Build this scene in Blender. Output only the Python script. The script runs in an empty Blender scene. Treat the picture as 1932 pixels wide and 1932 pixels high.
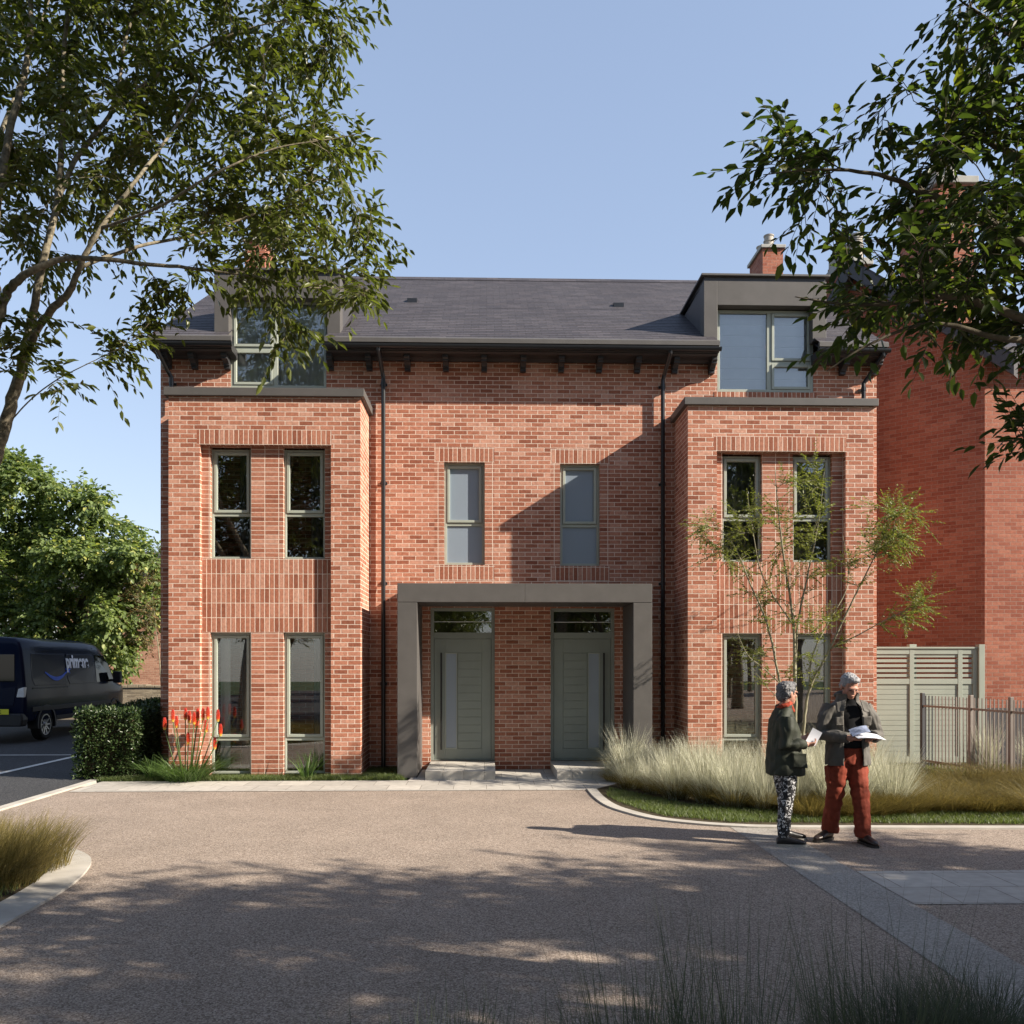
import bpy, bmesh, math, random
import numpy as np
from mathutils import Vector, Matrix, noise
R = math.radians
random.seed(7)
S = bpy.context.scene
COL = S.collection
# ------------------------------------------------------------------ camera, sky, sun, exposure
EYE, FPX, PSI = 1.70, 1700.0, R(1.62)
cd = bpy.data.cameras.new('camera'); cam = bpy.data.objects.new('camera', cd); COL.objects.link(cam)
cam.location = (0, 0, EYE); cam.rotation_euler = (R(90), 0, -PSI)
cd.sensor_width = 36; cd.lens = 36*FPX/1932; cd.shift_y = 286/1932
cd.clip_start = .05; cd.clip_end = 3000
S.camera = cam
SUNDIR = Vector((2.64, -1.0, 1.697)).normalized()          # towards the sun
el = math.asin(SUNDIR.z); az = math.atan2(SUNDIR.x, SUNDIR.y)
w = bpy.data.worlds.new('World'); S.world = w; w.use_nodes = True
nt = w.node_tree; bg = nt.nodes['Background']
sky = nt.nodes.new('ShaderNodeTexSky'); sky.sky_type = 'NISHITA'; sky.sun_disc = False
sky.sun_elevation = el; sky.sun_rotation = az; sky.air_density = 1.2; sky.dust_density = 0.35; sky.ozone_density = 0.7
gm = nt.nodes.new('ShaderNodeGamma'); gm.inputs[1].default_value = .5; nt.links.new(sky.outputs[0], gm.inputs[0])
tint = nt.nodes.new('ShaderNodeMix'); tint.data_type = 'RGBA'; tint.blend_type = 'MULTIPLY'; tint.inputs[0].default_value = 1; tint.inputs[7].default_value = (1.55, 1.66, 1.97, 1)
nt.links.new(gm.outputs[0], tint.inputs[6]); nt.links.new(tint.outputs[2], bg.inputs[0]); bg.inputs[1].default_value = 0.093
sl = bpy.data.lights.new('sun', 'SUN'); sun = bpy.data.objects.new('sun', sl); COL.objects.link(sun)
sl.energy = 5.0; sl.angle = R(.5); sl.color = (1, .90, .76)
sun.rotation_euler = SUNDIR.to_track_quat('Z', 'Y').to_euler(); sun.location = (20, -10, 20)
S.view_settings.view_transform = 'Standard'; S.view_settings.look = 'None'
S.view_settings.exposure = 1.2; S.view_settings.gamma = 1
S.render.resolution_x = 1024; S.render.resolution_y = 1024
S.render.engine = 'CYCLES'
S.cycles.max_bounces = 6; S.cycles.transparent_max_bounces = 12

# picture measurements -> metres, always on a known plane of depth Y
def PX(px, Y):
    a = (px-966)/FPX; s, c = math.sin(PSI), math.cos(PSI)
    return Y*(s+a*c)/(c-a*s)
def PZ(py, Y, X=0):
    return EYE+(1252-py)*(Y*math.cos(PSI)+X*math.sin(PSI))/FPX
def P3(px, py, Y):
    X = PX(px, Y); return Vector((X, Y, PZ(py, Y, X)))
def G(px, py):
    """point of the ground seen at px,py"""
    d = EYE*FPX/(py-1252); r = (px-966)/FPX*d
    s, c = math.sin(PSI), math.cos(PSI)
    return (r*c+d*s, d*c-r*s)

# ------------------------------------------------------------------ node helpers
def newmat(name):
    m = bpy.data.materials.new(name); m.use_nodes = True
    return m, m.node_tree, m.node_tree.nodes['Principled BSDF']
def nd(nt, t, **kw):
    n = nt.nodes.new(t)
    for k, v in kw.items():
        if k.startswith('i_'):
            n.inputs[k[2:].replace('_', ' ')].default_value = v
        else: setattr(n, k, v)
    return n
def ramp(nt, stops, interp='LINEAR'):
    r = nt.nodes.new('ShaderNodeValToRGB'); cr = r.color_ramp; cr.interpolation = interp
    while len(cr.elements) < len(stops): cr.elements.new(.5)
    for e, (p, c) in zip(cr.elements, stops):
        e.position = p; e.color = (*c, 1) if len(c) == 3 else c
    return r
def mix(nt, a, b, fac, mode='MIX'):
    m = nt.nodes.new('ShaderNodeMix'); m.data_type = 'RGBA'; m.blend_type = mode
    for s, v in ((0, fac), (6, a), (7, b)):
        if hasattr(v, 'links'): nt.links.new(v, m.inputs[s])
        elif isinstance(v, (int, float)): m.inputs[s].default_value = v
        else: m.inputs[s].default_value = (*v, 1)
    return m.outputs[2]
def math_(nt, op, a, b=None):
    m = nt.nodes.new('ShaderNodeMath'); m.operation = op
    for i, v in enumerate((a, b)):
        if v is None: continue
        if hasattr(v, 'links'): nt.links.new(v, m.inputs[i])
        else: m.inputs[i].default_value = v
    return m.outputs[0]
def bump(nt, bsdf, h, strength=.5, dist=.01):
    b = nt.nodes.new('ShaderNodeBump'); b.inputs['Strength'].default_value = strength
    b.inputs['Distance'].default_value = dist
    nt.links.new(h, b.inputs['Height']); nt.links.new(b.outputs[0], bsdf.inputs['Normal'])
def simple(name, col, rough=.6, spec=.4, metal=0, var=.12, nscale=6, bumpd=0, bscale=200, coord='Object'):
    m, nt, b = newmat(name)
    tc = nd(nt, 'ShaderNodeTexCoord')
    n = nd(nt, 'ShaderNodeTexNoise'); n.inputs['Scale'].default_value = nscale; n.inputs['Detail'].default_value = 5
    nt.links.new(tc.outputs[coord], n.inputs['Vector'])
    lo = tuple(c*(1-var) for c in col); hi = tuple(min(1, c*(1+var)) for c in col)
    r = ramp(nt, [(.3, lo), (.7, hi)]); nt.links.new(n.outputs[0], r.inputs[0])
    nt.links.new(r.outputs[0], b.inputs['Base Color'])
    b.inputs['Roughness'].default_value = rough; b.inputs['Specular IOR Level'].default_value = spec
    b.inputs['Metallic'].default_value = metal
    if bumpd:
        n2 = nd(nt, 'ShaderNodeTexNoise'); n2.inputs['Scale'].default_value = bscale; n2.inputs['Detail'].default_value = 3
        nt.links.new(tc.outputs[coord], n2.inputs['Vector']); bump(nt, b, n2.outputs[0], .6, bumpd)
    return m
BW, BH = .206, .0671
def brickmat(name, cols, mortar, offset=.5, bw=BW, bh=BH, ms=.0060, swap=False, rough=.85, bd=.012, bias=0):
    m, nt, b = newmat(name)
    uv = nd(nt, 'ShaderNodeUVMap')
    src = uv.outputs[0]
    if swap:
        sx = nd(nt, 'ShaderNodeSeparateXYZ'); cx = nd(nt, 'ShaderNodeCombineXYZ')
        nt.links.new(src, sx.inputs[0]); nt.links.new(sx.outputs[0], cx.inputs[1]); nt.links.new(sx.outputs[1], cx.inputs[0])
        src = cx.outputs[0]
    # ragged arrises
    nz = nd(nt, 'ShaderNodeTexNoise'); nz.inputs['Scale'].default_value = 28; nz.inputs['Detail'].default_value = 3
    nt.links.new(src, nz.inputs['Vector'])
    va = nd(nt, 'ShaderNodeVectorMath', operation='SCALE'); va.inputs['Scale'].default_value = .0065
    vs = nd(nt, 'ShaderNodeVectorMath', operation='SUBTRACT'); vs.inputs[1].default_value = (.5, .5, .5)
    nt.links.new(nz.outputs['Color'], vs.inputs[0]); nt.links.new(vs.outputs[0], va.inputs[0])
    vv = nd(nt, 'ShaderNodeVectorMath', operation='ADD'); nt.links.new(src, vv.inputs[0]); nt.links.new(va.outputs[0], vv.inputs[1])
    br = nd(nt, 'ShaderNodeTexBrick'); br.offset = offset; br.offset_frequency = 2
    for k, v in (('Scale', 1), ('Mortar Size', ms), ('Mortar Smooth', .35), ('Bias', bias), ('Brick Width', bw), ('Row Height', bh)):
        br.inputs[k].default_value = v
    br.inputs['Color1'].default_value = (0, 0, 0, 1); br.inputs['Color2'].default_value = (1, 1, 1, 1); br.inputs['Mortar'].default_value = (.5, .5, .5, 1)
    nt.links.new(vv.outputs[0], br.inputs['Vector'])
    cr = ramp(nt, cols); nt.links.new(br.outputs['Color'], cr.inputs[0])
    n1 = nd(nt, 'ShaderNodeTexNoise'); n1.inputs['Scale'].default_value = 22; n1.inputs['Detail'].default_value = 6; n1.inputs['Roughness'].default_value = .7
    nt.links.new(src, n1.inputs['Vector'])
    r1 = ramp(nt, [(.3, (.72, .70, .70)), (.7, (1.22, 1.24, 1.26))]); nt.links.new(n1.outputs[0], r1.inputs[0])
    c = mix(nt, cr.outputs[0], r1.outputs[0], 1.0, 'MULTIPLY')
    n2 = nd(nt, 'ShaderNodeTexNoise'); n2.inputs['Scale'].default_value = .9; n2.inputs['Detail'].default_value = 4
    nt.links.new(src, n2.inputs['Vector'])
    r2 = ramp(nt, [(.35, (.9, .88, .88)), (.65, (1.08, 1.08, 1.08))]); nt.links.new(n2.outputs[0], r2.inputs[0])
    c = mix(nt, c, r2.outputs[0], 1.0, 'MULTIPLY')
    c = mix(nt, c, mortar, br.outputs['Fac'])
    nt.links.new(c, b.inputs['Base Color']); b.inputs['Roughness'].default_value = rough
    b.inputs['Specular IOR Level'].default_value = .25
    inv = math_(nt, 'SUBTRACT', 1.0, br.outputs['Fac'])
    h = math_(nt, 'ADD', inv, math_(nt, 'MULTIPLY', n1.outputs[0], .35))
    bump(nt, b, h, .9, bd)
    return m
M = {}
bc = [(.0, (.24, .083, .048)), (.15, (.31, .113, .066)), (.45, (.385, .158, .097)), (.75, (.44, .200, .132)), (1, (.50, .268, .190))]
MORT = (.74, .60, .50)
M['brick'] = brickmat('brick_running_bond', bc, MORT)
M['brick_stack'] = brickmat('brick_stack_bond', [(p, tuple(v*.93 for v in c)) for p, c in bc], MORT, offset=0)
M['soldier'] = brickmat('brick_soldier', [(p, tuple(v*.93 for v in c)) for p, c in bc], MORT, offset=0, swap=True, bw=.2185, bh=.0715)
nb = [(0, (.25, .078, .047)), (.5, (.31, .107, .065)), (1, (.36, .142, .090))]
M['brick_red'] = brickmat('brick_neighbour', nb, (.36, .25, .20), ms=.0045, bd=.006)
M['brick_pink'] = brickmat('brick_background', [(0, (.34, .17, .12)), (1, (.5, .29, .21))], (.5, .4, .33), ms=.005, bd=.006)
M['stone'] = brickmat('stone_wall', [(0, (.16, .13, .09)), (.5, (.27, .22, .15)), (1, (.36, .30, .21))], (.30, .26, .19), bw=.26, bh=.055, ms=.007, bd=.02)
M['slate'] = brickmat('roof_slate', [(0, (.048, .044, .050)), (.5, (.060, .055, .060)), (1, (.078, .070, .076))], (.022, .02, .023), bw=.25, bh=.11136, ms=.004, rough=.6, bd=.010)
M['clad'] = simple('grey_cladding', (.088, .082, .078), .55, .35, 0, .08, 5, .0012, 380)
M['cladd'] = simple('dark_cladding', (.060, .058, .062), .5, .4, 0, .08, 5, .0008, 380)
M['fascia'] = simple('fascia_paint', (.030, .029, .031), .45, .4, 0, .1)
M['gutter'] = simple('gutter_black', (.016, .017, .02), .3, .5, 0, .1)
M['frame'] = simple('sage_frame', (.33, .355, .305), .42, .4, 0, .04, 4, .0003, 300)
M['door'] = simple('sage_door', (.235, .262, .232), .42, .45, 0, .05, 4, .0004, 300)
M['groove'] = simple('door_groove', (.05, .055, .05), .6)
M['blackmetal'] = simple('black_metal', (.012, .012, .012), .35)
M['pot'] = simple('chimney_pot', (.36, .33, .29), .8, .2, 0, .15, 8, .002, 60)
M['concrete'] = simple('concrete_cap', (.36, .35, .32), .85, .2, 0, .12, 6, .002, 80)
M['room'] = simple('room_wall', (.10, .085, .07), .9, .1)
M['curtain'] = simple('curtain_cloth', (.85, .86, .88), .85, .1, 0, .05, 10)
M['curtain2'] = simple('curtain_dark', (.16, .15, .16), .9, .1, 0, .08, 10)
M['blind'] = simple('blind_cloth', (.84, .85, .86), .8, .1, 0, .03, 10)
M['gatep'] = simple('gate_paint', (.30, .325, .275), .5, .35, 0, .05, 3, .0006, 120)
M['rail'] = simple('railing_paint', (.20, .17, .15), .5, .4, 0, .08)
M['raild'] = simple('railing_dark', (.045, .045, .05), .5, .4)
def glass(name, tint, boost=1.0, rough=0):
    m, nt, b = newmat(name); nt.nodes.remove(b)
    out = nt.nodes['Material Output']
    t = nd(nt, 'ShaderNodeBsdfTransparent'); t.inputs[0].default_value = (*tint, 1)
    g = nd(nt, 'ShaderNodeBsdfGlossy'); g.inputs['Roughness'].default_value = rough
    fr = nd(nt, 'ShaderNodeFresnel'); fr.inputs[0].default_value = 1.5
    f = math_(nt, 'MULTIPLY', fr.outputs[0], boost)
    mx = nd(nt, 'ShaderNodeMixShader'); nt.links.new(f, mx.inputs[0]); nt.links.new(t.outputs[0], mx.inputs[1]); nt.links.new(g.outputs[0], mx.inputs[2])
    nt.links.new(mx.outputs[0], out.inputs[0]); return m
M['glass'] = glass('window_glass', (.96, .98, .98), 3.4)
M['vglass'] = glass('vehicle_glass', (.10, .11, .12), 2.0)
m, nt, b = newmat('obscured_glass'); M['frost'] = m
b.inputs['Base Color'].default_value = (.22, .265, .32, 1); b.inputs['Roughness'].default_value = .28; b.inputs['Specular IOR Level'].default_value = 1.0
n = nd(nt, 'ShaderNodeTexNoise'); n.inputs['Scale'].default_value = 260; bump(nt, b, n.outputs[0], .25, .001)

# ground materials
def gravel(name, cols, scale, rough=.9, bd=.004, big=.12):
    m, nt, b = newmat(name)
    g = nd(nt, 'ShaderNodeNewGeometry')
    v = nd(nt, 'ShaderNodeTexVoronoi'); v.inputs['Scale'].default_value = scale
    nt.links.new(g.outputs['Position'], v.inputs['Vector'])
    sp = nd(nt, 'ShaderNodeSeparateColor'); nt.links.new(v.outputs['Color'], sp.inputs[0])
    r = ramp(nt, cols); nt.links.new(sp.outputs[0], r.inputs[0])
    n = nd(nt, 'ShaderNodeTexNoise'); n.inputs['Scale'].default_value = 1.1; n.inputs['Detail'].default_value = 6; n.inputs['Roughness'].default_value = .65
    nt.links.new(g.outputs['Position'], n.inputs['Vector'])
    r2 = ramp(nt, [(.3, (1-big,)*3), (.7, (1+big,)*3)]); nt.links.new(n.outputs[0], r2.inputs[0])
    c = mix(nt, r.outputs[0], r2.outputs[0], 1.0, 'MULTIPLY')
    nt.links.new(c, b.inputs['Base Color']); b.inputs['Roughness'].default_value = rough; b.inputs['Specular IOR Level'].default_value = .25
    inv = math_(nt, 'SUBTRACT', 1.0, v.outputs['Distance']); bump(nt, b, inv, .7, bd)
    return m
M['drive'] = gravel('resin_gravel', [(0, (.125, .095, .076)), (.35, (.228, .180, .145)), (.7, (.305, .248, .202)), (1, (.42, .355, .30))], 120)
M['strip'] = gravel('pale_resin_strip', [(0, (.19, .17, .15)), (.4, (.27, .25, .225)), (1, (.38, .355, .32))], 110)
M['asphalt'] = gravel('asphalt', [(0, (.02, .02, .022)), (.6, (.042, .042, .045)), (1, (.09, .09, .09))], 90, .85)
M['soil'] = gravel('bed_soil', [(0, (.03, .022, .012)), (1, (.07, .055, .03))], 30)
M['turf'] = gravel('ground_turf', [(0, (.02, .035, .010)), (1, (.05, .08, .022))], 12)
M['kerb'] = simple('kerb_concrete', (.40, .375, .335), .85, .2, 0, .16, 3, .002, 90)
M['linep'] = simple('road_paint', (.62, .60, .56), .7, .2, 0, .1)
def paving():
    m, nt, b = newmat('paving_slabs')
    g = nd(nt, 'ShaderNodeNewGeometry')
    br = nd(nt, 'ShaderNodeTexBrick'); br.offset = .5
    for k, v in (('Scale', 1), ('Mortar Size', .004), ('Mortar Smooth', .1), ('Brick Width', .45), ('Row Height', .45), ('Bias', 0)): br.inputs[k].default_value = v
    br.inputs['Color1'].default_value = (.36, .335, .30, 1); br.inputs['Color2'].default_value = (.45, .42, .375, 1); br.inputs['Mortar'].default_value = (.16, .14, .12, 1)
    nt.links.new(g.outputs['Position'], br.inputs['Vector'])
    n = nd(nt, 'ShaderNodeTexNoise'); n.inputs['Scale'].default_value = 9; n.inputs['Detail'].default_value = 7; nt.links.new(g.outputs['Position'], n.inputs['Vector'])
    r = ramp(nt, [(.3, (.86,)*3), (.7, (1.1,)*3)]); nt.links.new(n.outputs[0], r.inputs[0])
    nt.links.new(mix(nt, br.outputs[0], r.outputs[0], 1.0, 'MULTIPLY'), b.inputs['Base Color'])
    b.inputs['Roughness'].default_value = .85; b.inputs['Specular IOR Level'].default_value = .25
    bump(nt, b, n.outputs[0], .3, .003); return m
M['paving'] = paving()
# foliage: colour varies leaf by leaf
def leafmat(name, cols, trans, tw=.35, rough=.45):
    m, nt, b = newmat(name)
    g = nd(nt, 'ShaderNodeNewGeometry')
    r = ramp(nt, cols); nt.links.new(g.outputs['Random Per Island'], r.inputs[0])
    nt.links.new(r.outputs[0], b.inputs['Base Color']); b.inputs['Roughness'].default_value = rough
    b.inputs['Specular IOR Level'].default_value = .35
    t = nd(nt, 'ShaderNodeBsdfTranslucent')
    c = mix(nt, r.outputs[0], trans, 1.0, 'MULTIPLY'); nt.links.new(c, t.inputs[0])
    mx = nd(nt, 'ShaderNodeMixShader'); mx.inputs[0].default_value = tw
    nt.links.new(b.outputs[0], mx.inputs[1]); nt.links.new(t.outputs[0], mx.inputs[2])
    nt.links.new(mx.outputs[0], nt.nodes['Material Output'].inputs[0]); return m
M['leaf'] = leafmat('leaf_green', [(0, (.042, .052, .012)), (.6, (.070, .084, .019)), (.93, (.100, .116, .026)), (1, (.14, .155, .04))], (2.4, 2.6, 1.1), .30, .38)
M['leaf_bg'] = leafmat('leaf_background', [(0, (.075, .105, .038)), (.5, (.130, .175, .062)), (.9, (.185, .235, .080)), (1, (.42, .40, .12))], (2.0, 2.1, 1.0))
M['leaf_lime'] = leafmat('leaf_lime', [(0, (.10, .125, .032)), (1, (.185, .21, .055))], (1.8, 1.8, .8))
M['leaf_hedge'] = leafmat('leaf_hedge', [(0, (.018, .034, .012)), (.7, (.040, .066, .022)), (1, (.09, .12, .05))], (1.6, 1.8, .8), .2, .3)
M['turfblade'] = leafmat('lawn_blades', [(0, (.060, .088, .028)), (1, (.15, .185, .068))], (1.8, 1.9, .8))
M['feather'] = leafmat('feather_grass', [(0, (.29, .285, .20)), (.6, (.50, .495, .38)), (1, (.68, .675, .56))], (1.2, 1.2, 1.1), .4, .6)
M['sedge'] = leafmat('brown_grass', [(0, (.085, .075, .022)), (.6, (.17, .14, .045)), (1, (.28, .22, .08))], (1.5, 1.4, 1), .35, .6)
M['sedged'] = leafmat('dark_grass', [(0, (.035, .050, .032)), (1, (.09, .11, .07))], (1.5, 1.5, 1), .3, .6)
M['strap'] = leafmat('strap_leaf', [(0, (.045, .085, .025)), (1, (.11, .17, .05))], (1.6, 1.8, .8), .3, .4)
M['bark'] = simple('bark', (.185, .160, .115), .85, .2, 0, .5, 26, .012, 34)
M['barkd'] = simple('bark_dark', (.10, .085, .06), .85, .2, 0, .3, 14, .004, 40)
M['barkt'] = simple('bark_thin', (.24, .22, .15), .8, .2, 0, .25, 14)

# ------------------------------------------------------------------ mesh helpers
class MB:
    def __init__(s): s.v = []; s.f = []
    def add(s, vs, fs):
        o = len(s.v); s.v += [tuple(v) for v in vs]; s.f += [tuple(i+o for i in f) for f in fs]; return s
    def box(s, x0, x1, y0, y1, z0, z1):
        if x0 > x1: x0, x1 = x1, x0
        if y0 > y1: y0, y1 = y1, y0
        if z0 > z1: z0, z1 = z1, z0
        return s.add([(x, y, z) for z in (z0, z1) for y in (y0, y1) for x in (x0, x1)],
                     [(0, 2, 3, 1), (4, 5, 7, 6), (0, 1, 5, 4), (1, 3, 7, 5), (3, 2, 6, 7), (2, 0, 4, 6)])
    def quad(s, a, b, c, d): return s.add([a, b, c, d], [(0, 1, 2, 3)])
    def prism(s, poly, axis, a, b):
        """poly of 2d points swept along axis ('x','y','z') from a to b"""
        n = len(poly)
        def p(u, v, t): return {'x': (t, u, v), 'y': (u, t, v), 'z': (u, v, t)}[axis]
        vs = [p(u, v, a) for u, v in poly]+[p(u, v, b) for u, v in poly]
        fs = [tuple(range(n)), tuple(range(2*n-1, n-1, -1))]+[(i, i+n, (i+1) % n+n, (i+1) % n) for i in range(n)]
        return s.add(vs, fs)
    def tube(s, pts, rad, n=8, cap=True):
        pts = [Vector(p) for p in pts]
        if not hasattr(rad, '__len__'): rad = [rad]*len(pts)
        vs = []; prev = None
        for i, p in enumerate(pts):
            t = (pts[min(i+1, len(pts)-1)]-pts[max(i-1, 0)]).normalized()
            if prev is None: u = t.orthogonal().normalized()
            else:
                u = prev-t*prev.dot(t); u = u.normalized() if u.length > 1e-6 else t.orthogonal().normalized()
            prev = u; v = t.cross(u)
            for k in range(n):
                a = 2*math.pi*k/n; vs.append(p+(u*math.cos(a)+v*math.sin(a))*rad[i])
        fs = []
        for i in range(len(pts)-1):
            for k in range(n):
                a, b_ = i*n+k, i*n+(k+1) % n; fs.append((a, b_, b_+n, a+n))
        if cap: fs += [tuple(range(n-1, -1, -1)), tuple(range(len(vs)-n, len(vs)))]
        return s.add(vs, fs)
    def rings(s, rs, cap=True):
        """list of equal-length rings of points"""
        n = len(rs[0]); vs = [p for r in rs for p in r]; fs = []
        for i in range(len(rs)-1):
            for k in range(n):
                a, b_ = i*n+k, i*n+(k+1) % n; fs.append((a, b_, b_+n, a+n))
        if cap: fs += [tuple(range(n-1, -1, -1)), tuple(range(len(vs)-n, len(vs)))]
        return s.add(vs, fs)
    def lathe(s, cx, cy, prof, n=20):
        return s.rings([[(cx+r*math.cos(2*math.pi*k/n), cy+r*math.sin(2*math.pi*k/n), z) for k in range(n)] for r, z in prof])
def obj(name, mb, mat, parent=None, smooth=False, uvoff=(0, 0), bev=0, fix=False, **props):
    me = bpy.data.meshes.new(name); me.from_pydata(mb.v, [], mb.f); me.update()
    if fix:
        bm = bmesh.new(); bm.from_mesh(me); bmesh.ops.recalc_face_normals(bm, faces=bm.faces); bm.to_mesh(me); bm.free()
    me.materials.append(mat)
    uv = me.uv_layers.new(name='UVMap')
    for p in me.polygons:
        n = p.normal; a = max(range(3), key=lambda i: abs(n[i]))
        for li in p.loop_indices:
            c = me.vertices[me.loops[li].vertex_index].co
            if a == 2: u = (c.x, c.y)
            elif a == 1 or (abs(n.x) > .05 and abs(n.y) > .3): u = (c.x*(1 if abs(n.x) < .3 else 1.4), c.z)
            else: u = (c.y, c.z)
            uv.data[li].uv = (u[0]-uvoff[0], u[1]-uvoff[1])
    if smooth:
        for p in me.polygons: p.use_smooth = True
    o = bpy.data.objects.new(name, me); COL.objects.link(o)
    if parent: o.parent = parent; o.matrix_parent_inverse = parent.matrix_world.inverted() if parent.type == 'EMPTY' else Matrix()
    if bev:
        b = o.modifiers.new('bevel', 'BEVEL'); b.width = bev; b.segments = 2; b.limit_method = 'ANGLE'
    for k, v in props.items(): o[k] = v
    return o
def thing(name, label, cat, loc=(0, 0, 0), group=None):
    o = bpy.data.objects.new(name, None); COL.objects.link(o); o.location = loc
    o['label'] = label; o['category'] = cat
    if group: o['group'] = group
    o.empty_display_size = .2
    bpy.context.view_layer.update()
    return o
def struct(name, mb, mat, **k): return obj(name, mb, mat, kind='structure', **k)
def npmesh(name, V, Q, mat, parent=None, smooth=False):
    me = bpy.data.meshes.new(name)
    nv, nq = len(V), len(Q)
    me.vertices.add(nv); me.vertices.foreach_set('co', np.asarray(V, dtype=np.float32).ravel())
    me.loops.add(nq*4); me.loops.foreach_set('vertex_index', np.asarray(Q, dtype=np.int32).ravel())
    me.polygons.add(nq); me.polygons.foreach_set('loop_start', np.arange(0, nq*4, 4, dtype=np.int32))
    me.polygons.foreach_set('loop_total', np.full(nq, 4, dtype=np.int32))
    if smooth: me.polygons.foreach_set('use_smooth', np.ones(nq, dtype=bool))
    me.update(calc_edges=True); me.materials.append(mat)
    o = bpy.data.objects.new(name, me); COL.objects.link(o)
    if parent: o.parent = parent; o.matrix_parent_inverse = parent.matrix_world.inverted() if parent.type == 'EMPTY' else Matrix()
    return o
def nrm(a): return a/np.maximum(np.linalg.norm(a, axis=1, keepdims=True), 1e-9)
def leaves(P, D, N, L, W):
    """one folded pointed leaf per row -> verts, quads"""
    D = nrm(D); Sd = nrm(np.cross(D, N)); N = np.cross(Sd, D)
    L = L[:, None]; W = W[:, None]
    a = P; t = P+D*L-N*L*.10
    l1 = P+D*L*.28+Sd*W*.46+N*W*.16; l2 = P+D*L*.66+Sd*W*.36+N*W*.10
    r1 = P+D*L*.28-Sd*W*.46+N*W*.16; r2 = P+D*L*.66-Sd*W*.36+N*W*.10
    V = np.stack([a, l1, l2, t, r2, r1], 1).reshape(-1, 3)
    b = np.arange(len(P))[:, None]*6
    Q = np.concatenate([b+np.array([[0, 1, 2, 3]]), b+np.array([[0, 3, 4, 5]])], 1).reshape(-1, 4)
    return V, Q
# ------------------------------------------------------------------ ground, road, drive, kerbs
YW, YB = 14.46, 13.46                       # main wall plane, bay front plane
BX1, BX2 = PX(303, YW), PX(1654, YW)         # house ends
bpy.context.view_layer.update()
g = MB().quad((-300, -60, -.05), (300, -60, -.05), (300, 600, -.05), (-300, 600, -.05)); struct('ground', g, M['turf'])
KX = -5.62
g = MB().quad((-13.5, -30, -.012), (KX, -30, -.012), (KX, 28, -.012), (-13.5, 28, -.012)); struct('road', g, M['asphalt'])
bedc = [G(1125, 1490), G(1140, 1506), G(1165, 1522), G(1205, 1535), G(1250, 1545), G(1310, 1552), G(1380, 1557), G(1500, 1560), G(1932, 1561)]
bedc += [(12, 9.3), (30, 9.3)]
isl = [(KX, 9.0), (-4.9, 8.95), (-4.35, 8.75), (-3.85, 8.4), (-3.45, 7.95), (-3.25, 7.4), (-3.15, 6.8), (-3.12, 6.0), (-3.12, -30), (KX, -30)]
def smooth2(P, k=5):
    out = []
    for i in range(len(P)-1):
        p = [Vector(P[j]) for j in (max(i-1, 0), i, i+1, min(i+2, len(P)-1))]
        for q in range(k):
            t = q/k; out.append(tuple(.5*((2*p[1])+(p[2]-p[0])*t+(2*p[0]-5*p[1]+4*p[2]-p[3])*t*t+(p[3]-p[0]-3*p[2]+3*p[1])*t**3)))
    return out+[P[-1]]
isl = smooth2(isl[:8])+[(-3.12, -30), (KX, -30)]
bedc = smooth2(bedc[:9])+bedc[9:]
# drive sheet: whole forecourt
g = MB().quad((KX, -30, .0), (30, -30, .0), (30, 12.6, .0), (KX, 12.6, .0)); struct('driveway', g, M['drive'])
# paving path in front of the doors
pth = [(KX+.1, 12.06), (PX(1132, 12.06), 12.06), (PX(1185, 12.9), 12.9), (PX(1180, 14.4), 14.4), (PX(790, 14.4), 14.4), (PX(770, 13.1), 13.1), (KX+.1, 13.1)]
g = MB().add([(x, y, .006) for x, y in pth], [tuple(range(len(pth)))]); struct('front_path', g, M['paving'])
def ribbon(pts, w, z0, z1, closed=False):
    m_ = MB(); P = [Vector((x, y, 0)) for x, y in pts]; n = len(P); L = []; Rr = []
    for i, p in enumerate(P):
        t = (P[min(i+1, n-1)]-P[max(i-1, 0)]).normalized(); q = Vector((t.y, -t.x, 0)); L.append(p); Rr.append(p+q*w)
    m_.rings([[(a.x, a.y, z0), (a.x, a.y, z1), (b.x, b.y, z1), (b.x, b.y, z0)] for a, b in zip(L, Rr)]); return m_
struct('kerb', MB().box(KX-.11, KX+.02, 9.0, 13.2, -.05, .022), M['kerb'])
struct('kerb', ribbon(isl[:-1], .30, -.05, .018), M['kerb'], fix=True)
struct('kerb', ribbon([(x, y) for x, y in bedc], .13, -.05, .020), M['kerb'], fix=True)
ii = [(x, y) for x, y in isl]
struct('planting_bed', MB().add([(x, y, .012) for x, y in ii], [tuple(range(len(ii)))[::-1]]), M['soil'])
bb = bedc+[(30, 30), (PX(1800, 14), 40), (BX2, 40), (BX2, YW), (PX(1190, 14.4), 14.4), (PX(1190, 13.0), 13.0)]
struct('planting_bed', MB().add([(x, y, .014) for x, y in bb], [tuple(range(len(bb)))]), M['soil'])
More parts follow.
